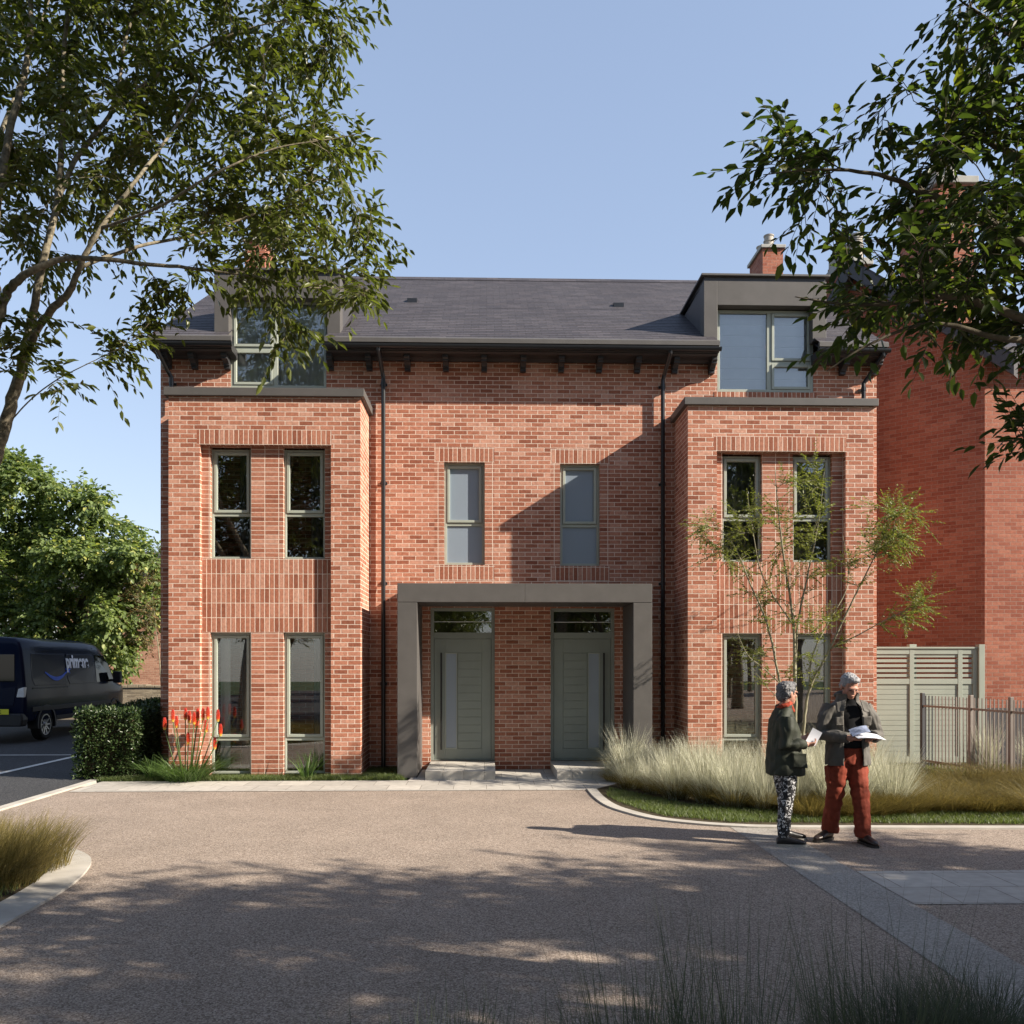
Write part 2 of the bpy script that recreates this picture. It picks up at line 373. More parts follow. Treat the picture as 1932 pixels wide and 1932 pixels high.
# pale strip of paving that crosses the drive, and its branch to the right
def zz(x, y): return G(1207.5+x*.375, 1056.6+y*.375)
st = [(2.53, 9.50), (3.01, 9.46), (3.01, -30), (2.53, -30)]
struct('paved_strip', MB().add([(x, y, .004) for x, y in st], [tuple(range(len(st)))]), M['strip'])
br_ = [(3.02, 6.27), (30, 6.27), (30, 7.28), (3.02, 7.28)]
struct('paved_strip', MB().add([(x, y, .004) for x, y in br_], [tuple(range(4))]), M['paving'])
struct('road_marking', MB().quad((-7.62, 12.0, -.004), (-7.50, 12.0, -.004), (-7.50, 18.5, -.004), (-7.62, 18.5, -.004)), M['linep'])
struct('road_marking', MB().quad((-12.8, 17.0, -.004), (-7.62, 17.0, -.004), (-7.62, 17.1, -.004), (-12.8, 17.1, -.004)), M['linep'])

# ------------------------------------------------------------------ the pair of houses
H = thing('semi_detached_house', 'pair of three storey brick houses with slate roof, two square bays and grey porch', 'house', (0, YW, 0))
def wall_xz(m_, x0, x1, z0, z1, y, holes, depth, back=True):
    """wall face in the plane y with rectangular holes (hx0,hx1,hz0,hz1) and reveals of given depth"""
    xs = sorted({x0, x1, *[h[0] for h in holes], *[h[1] for h in holes]}); zs = sorted({z0, z1, *[h[2] for h in holes], *[h[3] for h in holes]})
    xs = [x for x in xs if x0 <= x <= x1]; zs = [z for z in zs if z0 <= z <= z1]
    for i in range(len(xs)-1):
        for j in range(len(zs)-1):
            cx, cz = (xs[i]+xs[i+1])/2, (zs[j]+zs[j+1])/2
            if any(h[0] < cx < h[1] and h[2] < cz < h[3] for h in holes): continue
            m_.quad((xs[i], y, zs[j]), (xs[i+1], y, zs[j]), (xs[i+1], y, zs[j+1]), (xs[i], y, zs[j+1]))
    for h in holes:
        a, b, c, d = h; e = y+depth
        m_.quad((a, y, c), (a, y, d), (a, e, d), (a, e, c)); m_.quad((b, y, c), (b, e, c), (b, e, d), (b, y, d))
        m_.quad((a, y, d), (b, y, d), (b, e, d), (a, e, d))
        if c > z0+.01: m_.quad((a, y, c), (a, e, c), (b, e, c), (b, y, c))
# --- main wall openings
mw = []                                        # middle windows (x0,x1,z0,z1)
for xa, xb, ya, yb in ((837.7, 914.6, 872, 1066), (1056.7, 1132, 873.6, 1067)):
    mw.append((PX(xa, YW), PX(xb, YW), PZ(yb, YW), PZ(ya, YW)))
doors = [(PX(812.5, YW+.1), PX(933.5, YW+.1), .135, PZ(1146, YW)), (PX(1038, YW+.1), PX(1158.8, YW+.1), .135, PZ(1147, YW))]
DZT = 7.43
dw = [(PX(436.5, 14.5), PX(616.7, 14.5), 6.09, 6.62), (PX(1352, 14.5), PX(1533, 14.5), 6.07, 6.62)]
BAYS = [dict(x0=PX(318, YB), x1=PX(680, YB), rx0=PX(376.9, YB), rx1=PX(624.4, YB), rt=PZ(841.7, YB), lt=PZ(813.5, YB), ct=PZ(734.8, YB-.05), cb=PZ(750, YB-.05),
             w=[(396.8, 473.6), (534.4, 613)], uz=(PZ(1054, YB), PZ(846.6, YB)), lz=PZ(1193, YB), tr=1394, out=1),
        dict(x0=PX(1297.9, YB), x1=PX(1648, YB), rx0=PX(1352.6, YB), rx1=PX(1595.6, YB), rt=PZ(847.7, YB), lt=PZ(819.6, YB), ct=PZ(745.3, YB-.05), cb=PZ(759.6, YB-.05),
             w=[(1363, 1438), (1496, 1570)], uz=(PZ(1057, YB), PZ(853, YB)), lz=PZ(1194, YB), tr=1396, out=-1)]
ztop = 6.62
# surrounds of the middle windows: soldier head, stack jambs, soldier sill stand flush as their own bricks
sur = []
for k, (a, b, c, d) in enumerate(mw): sur.append((a-.155, b+.155, c-.25, d+.235))
wb = MB(); wall_xz(wb, BX1, BX2, 0, ztop, YW, [s for s in sur]+doors+dw, .0)
wb.v, wb.f = wb.v, wb.f
for a, b, c, d in doors+dw:
    e = YW+.12
    wb.quad((a, YW, c), (a, YW, d), (a, e, d), (a, e, c)); wb.quad((b, YW, c), (b, e, c), (b, e, d), (b, YW, d)); wb.quad((a, YW, c), (a, e, c), (b, e, c), (b, YW, c))
    if d < 4: wb.quad((a, YW, d), (b, YW, d), (b, e, d), (a, e, d))
# side walls with gables, back wall
RY0, RZ0, RYR, RZR, RY1 = 14.08, 6.78, 18.9, PZ(527, 18.9, 0), 23.8
def roofz(y): return RZ0+(RZR-RZ0)*(1-abs(y-RYR)/(RYR-RY0))
YBK = 23.35
for x in (BX1, BX2):
    p = [(x, YW, 0), (x, YBK, 0), (x, YBK, ztop), (x, RYR, roofz(RYR)-.25), (x, YW, ztop)]
    wb.add(p, [(0, 4, 3, 2, 1) if x == BX1 else (0, 1, 2, 3, 4)])
wb.quad((BX2, YBK, 0), (BX1, YBK, 0), (BX1, YBK, ztop), (BX2, YBK, ztop))
walls = obj('wall', wb, M['brick'], H)
for (a, b, c, d), (A, B_, C_, D_) in zip(mw, sur):
    m1 = MB(); wall_xz(m1, A, B_, d, D_, YW, [], 0); m1.quad((a, YW, d), (b, YW, d), (b, YW+.1, d), (a, YW+.1, d))
    obj('lintel', m1, M['soldier'], H, uvoff=(a, d+.003))
    m1 = MB(); wall_xz(m1, A, B_, C_, c, YW, [], 0); m1.quad((a, YW, c), (a, YW+.1, c), (b, YW+.1, c), (b, YW, c)); obj('sill_course', m1, M['soldier'], H, uvoff=(a, C_+.01))
    m1 = MB(); wall_xz(m1, A, a, c, d, YW, [], 0); m1.quad((a, YW, c), (a, YW, d), (a, YW+.1, d), (a, YW+.1, c)); obj('window_jamb', m1, M['brick_stack'], H, uvoff=(a-.3, 0))
    m1 = MB(); wall_xz(m1, b, B_, c, d, YW, [], 0); m1.quad((b, YW, c), (b, YW+.1, c), (b, YW+.1, d), (b, YW, d)); obj('window_jamb', m1, M['brick_stack'], H, uvoff=(b-.08, 0))

def rect_frame(m_, x0, x1, z0, z1, y0, y1, t, tb=None):
    tb = tb or t
    m_.box(x0, x0+t, y0, y1, z0, z1).box(x1-t, x1, y0, y1, z0, z1).box(x0+t, x1-t, y0, y1, z1-t, z1).box(x0+t, x1-t, y0, y1, z0, z0+tb)
def window(x0, x1, z0, z1, y, trz=None, mull=None, sash=(1,), pane='glass', behind=None, casing=.045, label=None):
    """trz: transom height; mull: x of mullion; returns window part. outer frame + sashes + panes"""
    f = MB(); rect_frame(f, x0, x1, z0, z1, y, y+.09, casing)
    cells = []
    t = .05
    xs = [(x0+casing, x1-casing)]
    if mull is not None:
        f.box(mull-t/2-.01, mull+t/2+.01, y+.004, y+.086, z0+casing, z1-casing); xs = [(x0+casing, mull-t/2-.01), (mull+t/2+.01, x1-casing)]
    for ci, (a, b) in enumerate(xs):
        tz = trz[ci] if isinstance(trz, (list, tuple)) else trz
        if tz: f.box(a, b, y+.006, y+.084, tz-t/2, tz+t/2); cells += [(a, b, z0+casing, tz-t/2, 0, ci), (a, b, tz+t/2, z1-casing, 1, ci)]
        else: cells.append((a, b, z0+casing, z1-casing, 2, ci))
    wn = obj('window', f, M['frame'], H, bev=.004)
    for a, b, c, d, kind, ci in cells:
        if kind in sash:
            s = MB(); rect_frame(s, a+.004, b-.004, c+.004, d-.004, y-.012, y+.05, .042); obj('sash', s, M['frame'], wn, bev=.004)
            p = (a+.046, b-.046, c+.046, d-.046)
        else: p = (a, b, c, d)
        if p[0] < p[1] and p[2] < p[3]: obj('pane', MB().box(p[0]-.005, p[1]+.005, y+.028, y+.034, p[2]-.005, p[3]+.005), M[pane], wn)
    return wn
def curtain(parent, x0, x1, z0, z1, y, mat, amp=.035, wl=.11):
    m_ = MB(); n = max(8, int((x1-x0)/.012)); vs = []
    for i in range(n+1):
        x = x0+(x1-x0)*i/n; yy = y+amp*math.sin(2*math.pi*x/wl+1.3*math.sin(x*9))*(.6+.4*math.sin(x*5))
        vs += [(x, yy, z0), (x, yy, z1)]
    m_.add(vs, [(2*i, 2*i+2, 2*i+3, 2*i+1) for i in range(n)]); return obj('curtain', m_, mat, parent, smooth=True)
for (a, b, c, d), ty in zip(mw, (988.5, 990)):
    window(a, b, c, d, YW+.075, PZ(ty, YW), pane='frost', sash=(1,))
# --- bays
for bi, B in enumerate(BAYS):
    x0, x1, a, b = B['x0'], B['x1'], B['rx0'], B['rx1']
    m_ = MB(); RD = .10
    wall_xz(m_, x0, x1, 0, B['cb'], YB, [(a-.045, b+.01, B['rt'], B['lt']), (a, b, 0, B['rt'])], 0)
    e = YB+RD
    m_.quad((a, YB, 0), (a, YB, B['rt']), (a, e, B['rt']), (a, e, 0)); m_.quad((b, YB, 0), (b, e, 0), (b, e, B['rt']), (b, YB, B['rt']))
    m_.quad((x0, YW, 0), (x0, YB, 0), (x0, YB, B['cb']), (x0, YW, B['cb'])); m_.quad((x1, YB, 0), (x1, YW, 0), (x1, YW, B['cb']), (x1, YB, B['cb']))
    obj('bay_wall', m_, M['brick'], H)
    m_ = MB(); wall_xz(m_, a-.045, b+.01, B['rt'], B['lt'], YB, [], 0); m_.quad((a, YB, B['rt']), (b, YB, B['rt']), (b, e, B['rt']), (a, e, B['rt']))
    obj('lintel', m_, M['soldier'], H, uvoff=(a, B['rt']+.002))
    uz0, uz1 = B['uz']; lz = B['lz']; ws = [(PX(p, e), PX(q, e)) for p, q in B['w']]
    m_ = MB(); wall_xz(m_, a, b, uz0-.0, B['rt'], e, [(p, q, uz0-.001, uz1+.03) for p, q in ws], .0)
    def reveals(m_, c, d):
        for p, q in ws:
            m_.quad((p, e, c), (p, e, d), (p, e+.12, d), (p, e+.12, c)); m_.quad((q, e, c), (q, e+.12, c), (q, e+.12, d), (q, e, d)); m_.quad((p, e, d), (q, e, d), (q, e+.12, d), (p, e+.12, d))
    reveals(m_, uz0, uz1+.03); obj('bay_pier', m_, M['brick_stack'], H, uvoff=(ws[0][1], 0))
    m_ = MB(); wall_xz(m_, a, b, 0, lz, e, [(p, q, .03, lz+.001) for p, q in ws], .0); reveals(m_, .03, lz); obj('bay_pier', m_, M['brick_stack'], H, uvoff=(ws[0][1], 0))
    m_ = MB(); wall_xz(m_, a, b, lz, uz0, e, [], 0); obj('bay_spandrel', m_, M['soldier'], H, uvoff=(a, lz))
    for k, (p, q) in enumerate(ws):
        wu = window(p, q, uz0, uz1, e+.07, uz0+(uz1-uz0)*.405, casing=.035)
        wl_ = window(p, q, .05, lz-.005, e+.07, PZ(B['tr'], e), casing=.035)
        if bi == 0:
            if k == 0: curtain(wl_, p+.05, p+.20, .1, lz-.1, e+.35, M['curtain'])
            curtain(wl_, q-.24, q-.03, .1, lz-.1, e+.40, M['curtain2'])
            curtain(wu, q-.30, q-.05, uz0, uz1, e+.5, M['curtain2'])
        else:
            curtain(wl_ if k else wu, p+.02, q-.02, .1 if k else uz0, lz-.1 if k else uz1, e+.32, M['curtain2'])
            if k: curtain(wu, p+.1, q-.02, uz0, uz1, e+.3, M['curtain2'])
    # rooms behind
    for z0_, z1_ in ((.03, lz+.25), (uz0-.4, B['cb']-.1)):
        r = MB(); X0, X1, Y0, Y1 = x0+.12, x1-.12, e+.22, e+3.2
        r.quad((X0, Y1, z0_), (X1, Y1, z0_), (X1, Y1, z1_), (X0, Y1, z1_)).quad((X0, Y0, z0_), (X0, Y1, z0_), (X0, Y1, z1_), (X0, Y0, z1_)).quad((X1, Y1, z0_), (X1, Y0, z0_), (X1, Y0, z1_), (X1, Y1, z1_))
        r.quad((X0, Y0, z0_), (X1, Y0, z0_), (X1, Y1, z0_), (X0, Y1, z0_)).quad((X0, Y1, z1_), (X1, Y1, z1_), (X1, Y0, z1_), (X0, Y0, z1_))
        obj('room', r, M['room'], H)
    # flat roof and coping
    o1, o2 = x0-.06, x1+.06
    if bi == 0: o1 = x0-.06
    yf = YB-.05
    m_ = MB(); m_.box(o1, o2, yf, YW-.004, B['cb'], B['ct']); obj('bay_coping', m_, M['clad'], H, bev=.006)
# --- portico
PY = 13.41; pt, pb = PZ(1100.6, PY), PZ(1136, PY); pxl, pxr = PX(749.6, PY), PX(1230.4, PY); pm = PX(990, PY)
pil, pir = PX(787, PY), PX(1195, PY)
po = obj('porch', MB().box(pxl, pm-.002, PY, YW-.004, pb, pt).box(pm+.002, pxr, PY+.001, YW-.004, pb, pt), M['clad'], H, bev=.004)
obj('porch_post', MB().box(pxl, pil, PY, YW-.004, 0, pb-.006), M['clad'], H, bev=.004)
obj('porch_post', MB().box(pir, pxr, PY, YW-.004, 0, pb-.006), M['clad'], H, bev=.004)
# --- doors
for k, (a, b, c, d) in enumerate(doors):
    y = YW+.075; f = MB(); lt = PZ(1205, y); rect_frame(f, a, b, c, d, y, y+.09, .055, .02); f.box(a+.055, b-.055, y+.004, y+.086, lt-.0, lt+.10)
    df = obj('door_frame', f, M['frame'] if 0 else M['door'], H, bev=.004)
    obj('fanlight', MB().box(a+.055, b-.055, y+.03, y+.036, lt+.10, d-.055), M['glass'], df)
    obj('glazing_bar', MB().box(a+.055, b-.055, y+.022, y+.029, (lt+.1+d-.055)/2-.004, (lt+.1+d-.055)/2+.004), M['curtain'], df)
    A, B_, C_, D_ = a+.06, b-.06, c+.025, lt-.005
    wd, h = B_-A, D_-C_
    # leaf coordinates are mirrored on the right door
    def U(t): return A+wd*t if k == 0 else B_-wd*t
    g0, g1, z0, z1 = .41, .84, C_+h*.085, C_+h*.885
    pw = (z1-z0)/12
    lf = MB(); yy = y+.02
    def bx(u0, u1, za, zb, ya, yb): lf.box(U(u0), U(u1), ya, yb, za, zb)
    bx(0, .19, C_, D_, yy, yy+.045); bx(g1, 1, C_, D_, yy, yy+.045); bx(.19, g1, C_, z0, yy, yy+.045); bx(.19, g1, z1, D_, yy, yy+.045)
    for i in range(12): bx(g0+.008, g1-.008, z0+i*pw+.004, z0+(i+1)*pw-.004, yy+.004, yy+.045)
    bx(g0, g1, z0, z1, yy+.012, yy+.044)
    dl = obj('door', lf, M['door'], H, bev=.0025)
    tr = MB(); ga, gb = sorted((U(.19), U(g0-.004))); rect_frame(tr, ga, gb, z0, z1, yy-.008, yy+.03, .016); obj('glazing_bead', tr, M['frame'], dl)
    obj('door_glass', MB().box(ga+.016, gb-.016, yy+.004, yy+.02, z0+.016, z1-.016), M['frost'], dl)
    hx = U(.125); hm = MB().box(hx-.014, hx+.014, yy-.065, yy-.042, z0-.01, z1+.0)
    for zc in (z0+.25, z1-.25): hm.box(hx-.009, hx+.009, yy-.043, yy, zc-.009, zc+.009)
    obj('door_handle', hm, M['blackmetal'], dl, bev=.003)
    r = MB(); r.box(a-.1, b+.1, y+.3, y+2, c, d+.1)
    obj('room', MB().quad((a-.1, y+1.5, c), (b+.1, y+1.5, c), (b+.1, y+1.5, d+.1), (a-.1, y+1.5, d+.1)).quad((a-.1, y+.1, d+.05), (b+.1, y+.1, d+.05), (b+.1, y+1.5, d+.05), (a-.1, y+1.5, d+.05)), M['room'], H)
# steps: separate slabs with joints
for x0, x1 in ((PX(802, 13.13), PX(935, 13.13)), (PX(1050.7, 13.13), PX(1182, 13.13))):
    s = MB(); n = 4 if x0 < 1 else 4; xs = [x0, x0+(x1-x0)*.25, x0+(x1-x0)*.55, x0+(x1-x0)*.84, x1]
    if x0 > .5: xs = [x0, x0+(x1-x0)*.22, x0+(x1-x0)*.51, x0+(x1-x0)*.80, x1]
    for i in range(4):
        s.box(xs[i]+.0015, xs[i+1]-.0015, 13.13, 13.62, 0, .136).box(xs[i]+.0015, xs[i+1]-.0015, 13.624, YW+.07, 0, .135)
    obj('doorstep', s, M['kerb'], H, bev=.003)
# --- roof slab with the two dormer cuts, 18 cm thick, slates as courses
XV0, XV1 = PX(278, 14.0), PX(1676, 14.0)
cuts = [(PX(432, 14.2), PX(613, 14.05)), (PX(1358, 14.0), PX(1540, 14.2))]
th = .10
rf = MB()
segs = [(XV0, cuts[0][0], 0), (cuts[0][0], cuts[0][1], 1), (cuts[0][1], cuts[1][0], 0), (cuts[1][0], cuts[1][1], 1), (cuts[1][1], XV1, 0)]
for a, b, cut in segs:
    ys = RY0 if not cut else 15.5
    n = 44; step = (RYR-RY0)/n
    # each slate course is a shallow step
    for i in range(n):
        ya, yb = RY0+i*step, RY0+(i+1)*step
        if ya < ys-.001: continue
        za, zb = roofz(ya), roofz(yb)
        t_ = .006
        rf.quad((a, ya, za+t_), (b, ya, za+t_), (b, yb, zb), (a, yb, zb)); rf.quad((a, ya, za), (b, ya, za), (b, ya, za+t_), (a, ya, za+t_))
    rf.quad((a, ys, roofz(ys)-th), (a, RYR, RZR-th), (b, RYR, RZR-th), (b, ys, roofz(ys)-th)); rf.quad((a, ys, roofz(ys)-th), (b, ys, roofz(ys)-th), (b, ys, roofz(ys)), (a, ys, roofz(ys)))
rf.quad((XV0, RYR, RZR), (XV1, RYR, RZR), (XV1, RY1, RZ0), (XV0, RY1, RZ0)); rf.quad((XV0, RYR, RZR-th), (XV0, RY1, RZ0-th), (XV1, RY1, RZ0-th), (XV1, RYR, RZR-th))
for x in (XV0, XV1):
    rf.add([(x, RY0, RZ0), (x, RYR, RZR), (x, RY1, RZ0), (x, RY1, RZ0-th), (x, RYR, RZR-th), (x, RY0, RZ0-th)], [(0, 1, 4, 5), (1, 2, 3, 4)])
roof = obj('roof', rf, M['slate'], H, uvoff=(0, 14.08))
obj('ridge_tile', MB().prism([(RYR-.16, RZR-.085), (RYR, RZR+.035), (RYR+.16, RZR-.085), (RYR, RZR+.012)], 'x', XV0, XV1), M['slate'], roof)
for px_, py_ in ((778, 570), (1166.5, 574.5)):
    yv = 15.9; 
    for _ in range(8): yv = RY0+(PZ(py_, yv)-RZ0)/((RZR-RZ0)/(RYR-RY0))
    x = PX(px_, yv); z = roofz(yv)
    obj('roof_vent', MB().prism([(yv-.09, z-.06), (yv-.09, z+.03), (yv+.10, z+.09), (yv+.10, z+.03)], 'x', x-.09, x+.09), M['gutter'], roof, fix=True)
# verge boards on the gable ends
for x, s in ((XV0, 1), (XV1, -1)):
    v = MB()
    for y0_, y1_ in ((RY0, RYR), (RY1, RYR)):
        za, zb = roofz(y0_)-.02, roofz(y1_)-.02
        v.add([(x+dx*s, y, z+dz) for dx in (0, .03) for y, z in ((y0_, za), (y1_, zb)) for dz in (-.20, 0)], [(0, 1, 3, 2), (4, 6, 7, 5), (0, 4, 5, 1), (2, 3, 7, 6), (0, 2, 6, 4), (1, 5, 7, 3)])
    v.quad((x+.03*s, RY0, roofz(RY0)-.20), (x+.03*s, RYR, RZR-.20), (BX1 if s > 0 else BX2, RYR, RZR-.20), (BX1 if s > 0 else BX2, RY0, roofz(RY0)-.20))
    obj('bargeboard', v, M['fascia'], H, fix=False)
# --- eaves: fascia, half round gutter, coved soffit, brackets
spans = [(PX(276, 14.0), PX(434, 14.0)), (PX(611, 14.0), PX(1360, 14.0)), (PX(1549, 14.0), PX(1680, 14.0))]
bpx = []
for si, (a, b) in enumerate(spans):
    obj('fascia', MB().prism([(14.09, 6.60), (14.09, 6.775), (14.12, 6.775), (14.12, 6.60)], 'x', a, b), M['cladd'], H, fix=True)
    obj('lead_edge', MB().prism([(14.05, 6.70), (14.05, 6.765), (14.09, 6.795), (14.09, 6.70)], 'x', a, b), M['clad'], H, fix=True)
    gp = [(14.045+.045*math.cos(t), 6.655+.052*math.sin(t)) for t in [math.pi+math.pi*i/8 for i in range(9)]]+[(14.09, 6.662), (14.0, 6.662)]
    obj('gutter', MB().prism(gp, 'x', a-.02, b+.02), M['gutter'], H, fix=True)
    sp = [(14.12, 6.68), (14.12, 6.585), (14.16, 6.565), (14.34, 6.565), (14.37, 6.55), (14.40, 6.53), (YW-.003, 6.53), (YW-.003, 6.68)]
    obj('soffit', MB().prism(sp, 'x', a+.01, b-.01), M['fascia'], H, fix=True)
br = [P for P in (315, 363, 426)]+[622+72.2*i for i in range(0, 11)]+[1563, 1605, 1640]
br = [315, 365, 427, 623, 696, 768.5, 841, 913.5, 987, 1059, 1131, 1203, 1274, 1344, 1592, 1654]
bk0 = None
for px_ in br:
    x = PX(px_, 14.35)
    if bk0 is None:
        pf = [(14.19, 6.57), (14.19, 6.52), (14.22, 6.50), (14.22, 6.475), (14.28, 6.465), (14.34, 6.43), (14.34, 6.41), (14.375, 6.41), (14.375, 6.365), (YW-.002, 6.365), (YW-.002, 6.57)]
        bk0 = obj('eaves_bracket', MB().prism(pf, 'x', -.045, .045), M['fascia'], H, fix=True, bev=.004); bk0.location.x = x
    else:
        c = bk0.copy(); c.location.x = x; COL.objects.link(c)
# --- downpipes
for px_, zt, zb, ybase in ((723, 6.18, .05, YW), (1251, 6.18, .05, YW), (322.8, 6.16, 5.74, YW), (1630, 6.16, 5.74, YW)):
    x = PX(px_, YW-.1); s = -1 if px_ in (723, 1251) else 1
    yy = YW-.085; sx = {723: -.04, 1251: .06, 322.8: -.13, 1630: .18}[px_]
    m_ = MB().tube([(x, yy, zb), (x, yy, zt)], .034, 10)
    m_.tube([(x, yy, zt-.02), (x, yy, zt+.06), (x+sx*.3, yy-.03, zt+.14), (x+sx, 14.06, 6.58), (x+sx, 14.05, 6.64)], .033, 10)
    for z in ([zt-.03]+([zt-1.6, zt-3.2, zt-4.8] if zb < 1 else [])): m_.tube([(x, yy, z-.03), (x, yy, z+.03)], .040, 10).box(x-.055, x+.055, YW-.02, YW-.003, z-.02, z+.02)
    obj('downpipe', m_, M['gutter'], H, smooth=False)
# --- dormers
for di, (l, r, ol, orr, wtop, ctop) in enumerate(((404, 642, 431.8, 617, 562, 500), (1328, 1559, 1353.8, 1533, 570.3, 510))):
    y = 14.3; x0, x1, a, b = PX(l, y), PX(r, y), PX(ol, y), PX(orr, y); zt = PZ(512, y) ; zo = PZ(wtop, y) if di else PZ(566, y)
    zb = roofz(y)-.05; yb = RY0+(zt-RZ0)/((RZR-RZ0)/(RYR-RY0))+.1
    m_ = MB(); m_.box(x0, a, y, y+.25, zb, zt-.10).box(b, x1, y, y+.25, zb, zt-.10).box(a, b, y, y+.25, zo, zt-.10)
    dm = obj('dormer', m_, M['clad'], H, bev=.005)
    for xa, xb in ((x0+.012, x0+.07), (x1-.07, x1-.012)):
        ck = MB().prism([(y+.25, zb-.08), (y+.25, zt-.10), (yb, zt-.10), (yb, roofz(yb)-.08)], 'x', xa, xb)
        obj('dormer_cheek', ck, M['cladd'], dm, fix=True)
    obj('dormer_upstand', MB().box(x0+.012, x1-.012, y+.012, yb, zt-.10, zt-.035), M['cladd'], dm)
    obj('dormer_coping', MB().box(x0-.045, x1+.045, y-.045, yb+.1, zt-.035, zt+.0), M['clad'], dm, bev=.005)
    # window runs from the wall up into the dormer
    yw = 14.47; wa, wb_, wz0, wz1 = dw[di][0]+.0, dw[di][1], 6.09+.004, PZ(572 if di == 0 else 580, yw)
    obj('dormer_soffit', MB().box(a, b, y+.25, yw+.11, wz1, zo+.02), M['fascia'], dm)
    mu = PX(520, yw) if di == 0 else PX(1451, yw)
    tz = PZ(662, yw) if di == 0 else PZ(679, yw)
    wn = window(wa, wb_, wz0, wz1, yw, trz=[tz, None] if di == 0 else [None, tz], mull=mu, sash=(0, 1))
    if di == 0:
        curtain(wn, wa+.05, wb_-.05, wz0, wz1, yw+.15, M['curtain'], .028, .14)
    else:
        for p, q in ((wa+.05, mu-.03), (mu+.03, wb_-.05)):
            vs = []; n = 7; H_ = wz1-.02-wz0-.06
            prof = []
            for i in range(n):
                za = wz1-.02-H_*i/n
                prof += [(yw+.125, za), (yw+.118, za-.012), (yw+.112, za-H_/n+.012), (yw+.118, za-H_/n+.003)]
            m_ = MB(); m_.add([(xx, yy_, zz_) for yy_, zz_ in prof for xx in (p, q)], [(2*i, 2*i+1, 2*i+3, 2*i+2) for i in range(len(prof)-1)])
            m_.box(p, q, yw+.105, yw+.12, wz0+.045, wz0+.075)
            obj('roman_blind', m_, M['blind'], wn)
    obj('sill_course', MB().box(wa-.05, wb_+.05, YW-.006, YW+.11, 6.01, 6.09), M['soldier'], H, uvoff=(wa, 5.9))
# --- chimneys
def chimney(px0, px1, pot_px, Yc=20.0, dep=1.0):
    x0, x1 = PX(px0, Yc), PX(px1, Yc); zt = PZ(461.5, Yc); 
    c = obj('chimney', MB().box(x0, x1, Yc, Yc+dep, 8.5, zt), M['brick_red'], H)
    obj('chimney_cap', MB().box(x0-.05, x1+.05, Yc-.05, Yc+dep+.05, zt, zt+.075), M['concrete'], c, bev=.01)
    for i, t in enumerate((.2, .75)):
        cx = (x0+x1)/2-.03; cy = Yc+dep*t; z = zt+.075; r = .108
        m_ = MB().lathe(cx, cy, [(r+.015, z), (r+.015, z+.03), (r, z+.05), (r*.97, z+.15), (r+.012, z+.155), (r+.012, z+.175), (r*.96, z+.18), (r*.94, z+.27), (r+.008, z+.275), (r+.008, z+.30), (r*.8, z+.30), (r*.8, z+.2)])
        obj('chimney_pot', m_, M['pot'], c, smooth=False)
    return c
chimney(1439, 1477.4, 0)
chimney(462, 500, 0)

# ------------------------------------------------------------------ red brick neighbour
N = thing('red_brick_house', 'tall red brick house with gable and chimneys at the right edge', 'house', (8.4, 15, 0))
c0 = Vector((8.42, 15.0)); dv = Vector((-1.056, 1.0))
def NP(t): return c0+dv*t
tl = 1.78; pl = NP(tl); ap = NP(1.52); bk = Vector((1, 1.056)).normalized()
nbm = MB()
prof = [(0, 0), (tl, 0), (tl, 8.35), (1.52, 9.05), (0.0, 7.1)]
nbm.add([(NP(t).x, NP(t).y, z) for t, z in prof], [tuple(range(5))])
nbm.quad((8.42, 15, 0), (16, 15, 0), (16, 15, 7.0), (8.42, 15, 7.0))
nbm.quad((pl.x, pl.y, 0), (pl.x, pl.y, 8.3), (pl.x, 26, 8.3), (pl.x, 26, 0)); nbm.quad((16, 15, 0), (16, 26, 0), (16, 26, 7), (16, 15, 7)); nbm.quad((pl.x, 26, 0), (pl.x, 26, 7), (16, 26, 7), (16, 26, 0))
nbm.quad((16, 15, 6.9), (16, 26, 6.9), (pl.x, 26, 6.9), (pl.x, pl.y, 6.9))
obj('wall', nbm, M['brick_red'], N, fix=False)
pz = .95
obj('plinth', MB().add([(8.46, 14.97, 0), (16, 14.97, 0), (16, 14.97, pz), (8.46, 14.97, pz)], [(0, 1, 2, 3)]).box(8.40, 16.02, 14.965, 15.0, 0, pz), M['cladd'], N)
# gable roof over the slanted wall
def n3(t, z, back=0, out=0):
    p = NP(t)+bk*(back)-bk*out; return (p.x, p.y, z)
rr = MB()
def slab(t0, z0, t1, z1, out, back, thk):
    a = [n3(t0, z0, 0, out), n3(t1, z1, 0, out), n3(t1, z1, back), n3(t0, z0, back)]
    b2 = [(x, y, z-thk) for x, y, z in a]; rr.add(a+b2, [(0, 1, 2, 3), (7, 6, 5, 4), (0, 4, 5, 1), (1, 5, 6, 2), (2, 6, 7, 3), (3, 7, 4, 0)])
slab(1.52, 9.15, -.35, 6.75, .28, 5, .09); slab(1.52, 9.15, 1.86, 8.3, .28, 5, .09)
obj('roof', rr, M['slate'], N, fix=True)
rr = MB(); 
def board(t0, z0, t1, z1, out, w_):
    a = [n3(t0, z0, 0, out), n3(t1, z1, 0, out), n3(t1, z1-w_, 0, out), n3(t0, z0-w_, 0, out)]; b2 = [n3(t0, z0, 0, out-.25), n3(t1, z1, 0, out-.25), n3(t1, z1-w_, 0, out-.25), n3(t0, z0-w_, 0, out-.25)]
    rr.add(a+b2, [(0, 1, 2, 3), (7, 6, 5, 4), (0, 4, 5, 1), (1, 5, 6, 2), (2, 6, 7, 3), (3, 7, 4, 0)])
board(1.52, 9.1, -.35, 6.70, .30, .30); board(1.52, 9.1, 1.84, 8.3, .30, .34)
obj('bargeboard', rr, M['cladd'], N, fix=True)
